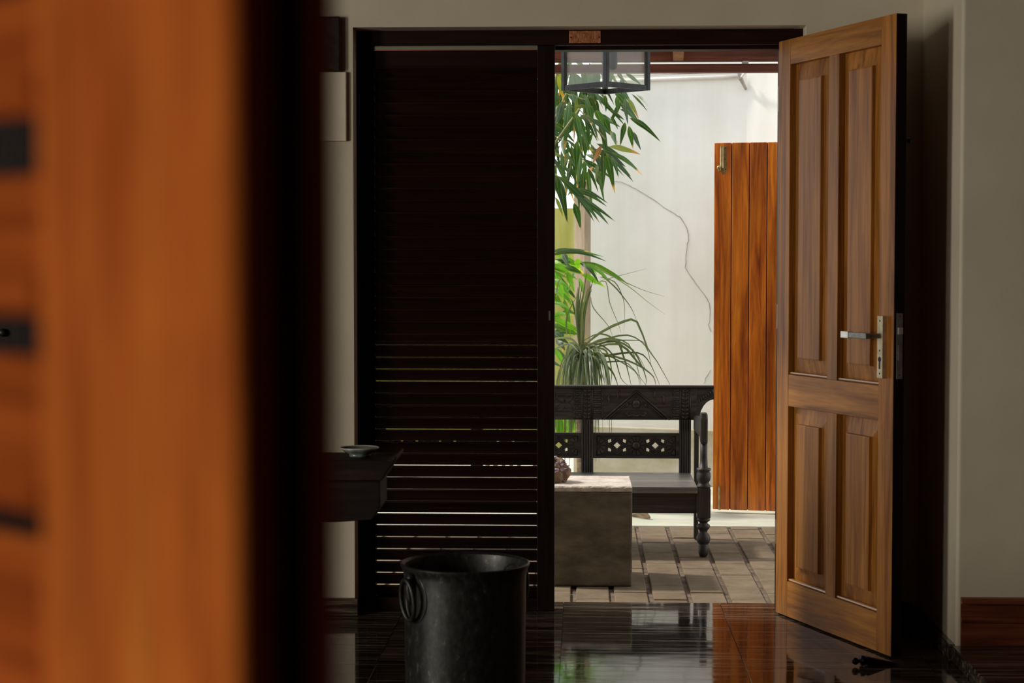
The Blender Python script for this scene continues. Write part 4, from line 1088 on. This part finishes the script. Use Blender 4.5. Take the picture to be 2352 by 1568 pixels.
# ================================================================== THINGS IN THE ROOM
# metal bucket
BC = Vector((-.325, 5.0, 0)); RB = .168; HB = .463
bk = thing('metal_bucket', (BC.x, BC.y, 0), 'large black speckled metal bucket with ring handle', 'bucket')
prof = [(.150, .002), (RB - .006, .004), (RB - .004, .015), (RB, .40), (RB + .001, HB - .03), (RB + .005, HB - .014), (RB + .010, HB - .006), (RB + .0105, HB), (RB + .006, HB + .002), (RB - .001, HB - .004), (RB - .005, HB - .02), (RB - .010, .012), (.02, .010)]
MB().lathe(prof, (BC.x, BC.y, 0), 56).build('body', M['bucket'], bk, auto=True)
an = math.radians(-140)
def side(an, d, z): return Vector((BC.x + (RB + d) * math.cos(an), BC.y + (RB + d) * math.sin(an), z))
for an in (math.radians(-142), math.radians(38)):
    u = Vector((math.cos(an), math.sin(an), 0)); v = Vector((-u.y, u.x, 0))
    lug = MB()
    pts = [side(an, .004, HB - .095) + v * .0, side(an, .012, HB - .08), side(an, .016, HB - .05), side(an, .012, HB - .028), side(an, .004, HB - .018)]
    lug.tube(pts, [.012, .011, .010, .011, .012], 8)
    lg = lug.build('lug', M['bucket'], bk, smooth=True)
    ring_ = [side(an, .020, HB - .085) + v * (.032 * math.sin(a)) + Vector((0, 0, .055 * math.cos(a))) + u * (.006 * math.cos(a)) for a in [TP * q / 24 for q in range(24)]]
    MB().tube(ring_, .0065, 8, closed=True).build('ring_handle', M['bucket'], bk, smooth=True)
    # raised oval backing
    ov = [side(an, -.003, HB - .085) + v * (.050 * math.sin(a)) + Vector((0, 0, .064 * math.cos(a))) - u * (.006 * math.sin(a) ** 2) for a in [TP * q / 24 for q in range(24)]]
    MB().tube(ov, .004, 6, closed=True).build('oval_rim', M['bucket'], lg, smooth=True)

# console table end
YC = 5.2
def cx(px): return at_y(px, 1100, YC + .11).x
def cz_(py): return at_y(850, py, YC).z
ct = thing('console_table', (cx(560), YC + .14, 0), 'old black wooden console table with a curved end in front of the shutter', 'table')
TZ = cz_(1057)
prf = [(cx(300), TZ), (cx(919), cz_(1043) - .004), (cx(919), cz_(1049)), (cx(912), cz_(1060)), (cx(904), cz_(1074)), (cx(893), cz_(1090)), (cx(886), cz_(1104)), (cx(300), cz_(1104))]
prf = [(cx(300), TZ), (cx(898), TZ), (cx(908), TZ + .003), (cx(919), cz_(1046)), (cx(918), cz_(1055)), (cx(911), cz_(1066)), (cx(900), cz_(1080)), (cx(886), cz_(1104)), (cx(300), cz_(1104))]
MB().prism(prf, YC, YC + .22, 'y').build('top', M['console_wood'], ct, bevel=.003)
prf = [(cx(340), cz_(1104) - .0004), (cx(881), cz_(1104) - .0004), (cx(881), cz_(1165)), (cx(874), cz_(1178)), (cx(862), cz_(1196)), (cx(780), cz_(1202)), (cx(340), cz_(1202))]
MB().prism(prf, YC + .02, YC + .20, 'y').build('apron', M['console_wood'], ct, bevel=.003)
MB().box(cx(852), cx(858), YC + .022, YC + .031, cz_(1196), cz_(1106)).build('edge_strip', M['console_wood'], ct)
for x in (cx(400), cx(690)):
    for y in (YC + .03, YC + .14):
        MB().prism([(x, y), (x + .05, y), (x + .05, y + .05), (x, y + .05)], .002, cz_(1202) - .0004, 'z').build('leg', M['console_wood'], ct, bevel=.004)
# dish
DX, DY = cx(827), YC + .10
ds = thing('glazed_dish', (DX, DY, TZ + .0008), 'small dark glazed dish with pale rim on the console table', 'dish')
k_ = .058
MB().lathe([(.028, 0), (.031, .001), (.031, .006), (.030, .008), (.044, .014), (k_ - .002, .025), (k_ - .004, .0255), (.040, .016), (.02, .011), (.002, .011)], (DX, DY, TZ + .0008), 40).build('bowl', M['porcelain'], ds, smooth=True)
MB().tube([(DX + (k_ - .002) * math.cos(TP * q / 40), DY + (k_ - .002) * math.sin(TP * q / 40), TZ + .026) for q in range(40)], .0019, 6, closed=True).build('rim', M['rim'], ds, smooth=True)
MB().box(DX - .041, DX + .041, DY - .013, DY + .013, TZ + .0145, TZ + .0225).build('reflection_bar', M['painted_reflection'], ds, bevel=.002)  # pale piece painted in for light reflected inside the dish

# pale box with a dark box above it, left of the frame
wl = thing('wall_box', (at_y(752, 250, YW).x, YW, at_y(752, 325, YW).z), 'wall box with dark upper mount and pale shade left of the shutter', 'lamp')
def wx(px): return at_y(px, 250, YW).x
def wz(py): return at_y(760, py, YW).z
MB().box(wx(690), wx(797), YW - .018, YW, wz(325), wz(166)).build('slab', M['slab'], wl, bevel=.004)
MB().box(wx(700), wx(785), YW - .03, YW, wz(166) + .0002, wz(40)).build('mount', M['iron'], wl, bevel=.006)

# added cabinet at the back wall, blackens the gaps of the close shutter
cb = thing('added_dark_cabinet', (-2.0, 6.35, 0), 'tall dark wooden cabinet added to blacken the gaps of the close louvred shutter', 'cabinet')
MB().box(-2.65, -1.36, 6.16, 6.58, .08, 2.60).build('body', M['dark_wood'], cb, bevel=.004)
MB().box(-2.60, -1.41, 6.19, 6.57, .002, .08).build('plinth', M['dark_wood'], cb)
for x0_, x1_, kx_ in ((-2.64, -2.009, -2.04), (-2.001, -1.37, -1.97)):
    dd = MB().box(x0_, x1_, 6.138, 6.159, .10, 2.58).build('door', M['dark_wood'], cb, bevel=.003)
    MB().sphere((kx_, 6.128, 1.05), .014).build('knob', M['iron'], dd, smooth=True)

# door stop
S0, S1 = at_z(1962, 1517, .018), at_z(2048, 1516, .012)
dvec = Vector((S1.x - S0.x, S1.y - S0.y, 0)).normalized()
dst = thing('door_stop', (S0.x, S0.y, 0), 'dark turned wooden door wedge with ball end under the door', 'door stop', rz=math.atan2(dvec.y, dvec.x), world=False)
sp = MB().sphere((.004, 0, .0165), .0115, 14, 10)
sp.build('ball', M['dark_wood'], dst, smooth=True)
nk = MB().tube([(.013, 0, .0165), (.022, 0, .0168), (.024, 0, .017), (.032, 0, .017), (.034, 0, .0165), (.044, 0, .0160)], [.006, .006, .0165, .0165, .012, .0135], 14)
nk.build('neck', M['dark_wood'], dst, smooth=True)
vs = [(.040, -.014, .0), (.040, .014, .0), (.040, .014, .031), (.040, -.014, .031), (.14, -.018, 0), (.14, .018, 0), (.14, .018, .004), (.14, -.018, .004)]
MB().add(vs, [(0, 1, 2, 3), (7, 6, 5, 4), (0, 4, 5, 1), (1, 5, 6, 2), (2, 6, 7, 3), (3, 7, 4, 0)]).build('wedge', M['dark_wood'], dst, bevel=.002)

# out-of-focus louvred shutter standing close by
FA = math.radians(42)
FC = at_y(548, 780, .5)
fs_ = thing('louvred_shutter', (FC.x, FC.y, 0), 'orange-brown louvred wooden shutter standing ajar close by, out of focus', 'shutter', rz=-FA, world=False)
# local +x to the right along the face, -y out of the face
ST, FT = .1035, .0365
MB().box(-ST, 0, 0, FT, .01, 2.1).build('stile', M['front_wood'], fs_, bevel=.003)
MB().box(-.52, -.52 + ST, 0, FT, .01, 2.1).build('stile', M['front_wood'], fs_, bevel=.003)
MB().box(-.52 + ST, -ST, 0, FT, .01, .16).build('rail', M['front_wood_x'], fs_, bevel=.003)
MB().box(-.52 + ST, -ST, 0, FT, 1.98, 2.1).build('rail', M['front_wood_x'], fs_, bevel=.003)
# narrow dark strip down the middle of the stile's side face
MB().box(0, .004, .012, .022, .01, 2.1).build('edge_strip', M['dark_wood'], fs_)
FP = .0642
mbs = MB(); a = math.radians(47); c_, s_ = math.cos(a), math.sin(a)
pr = [(-.029, -.006), (.029, -.006), (.029, .006), (-.029, .006)]
mbs.prism([(-p[0] * c_ + p[1] * s_, -p[0] * s_ - p[1] * c_) for p in pr], -(.52 - 2 * ST) / 2, (.52 - 2 * ST) / 2, 'x')
s0 = mbs.build('slat', M['front_wood_x'], fs_, bevel=.003)
zs0 = at_y(20, 552, .58).z
k0 = int((zs0 - .20) / FP)
zb_ = zs0 - k0 * FP
s0.location = (-.26, FT / 2 + .004, zb_)
k = 1
while zb_ + k * FP < 1.95:
    copy_part(s0, fs_, (-.26, FT / 2 + .004, zb_ + k * FP)); k += 1

for o in bpy.data.objects:
    if '_o' in o: del o['_o']
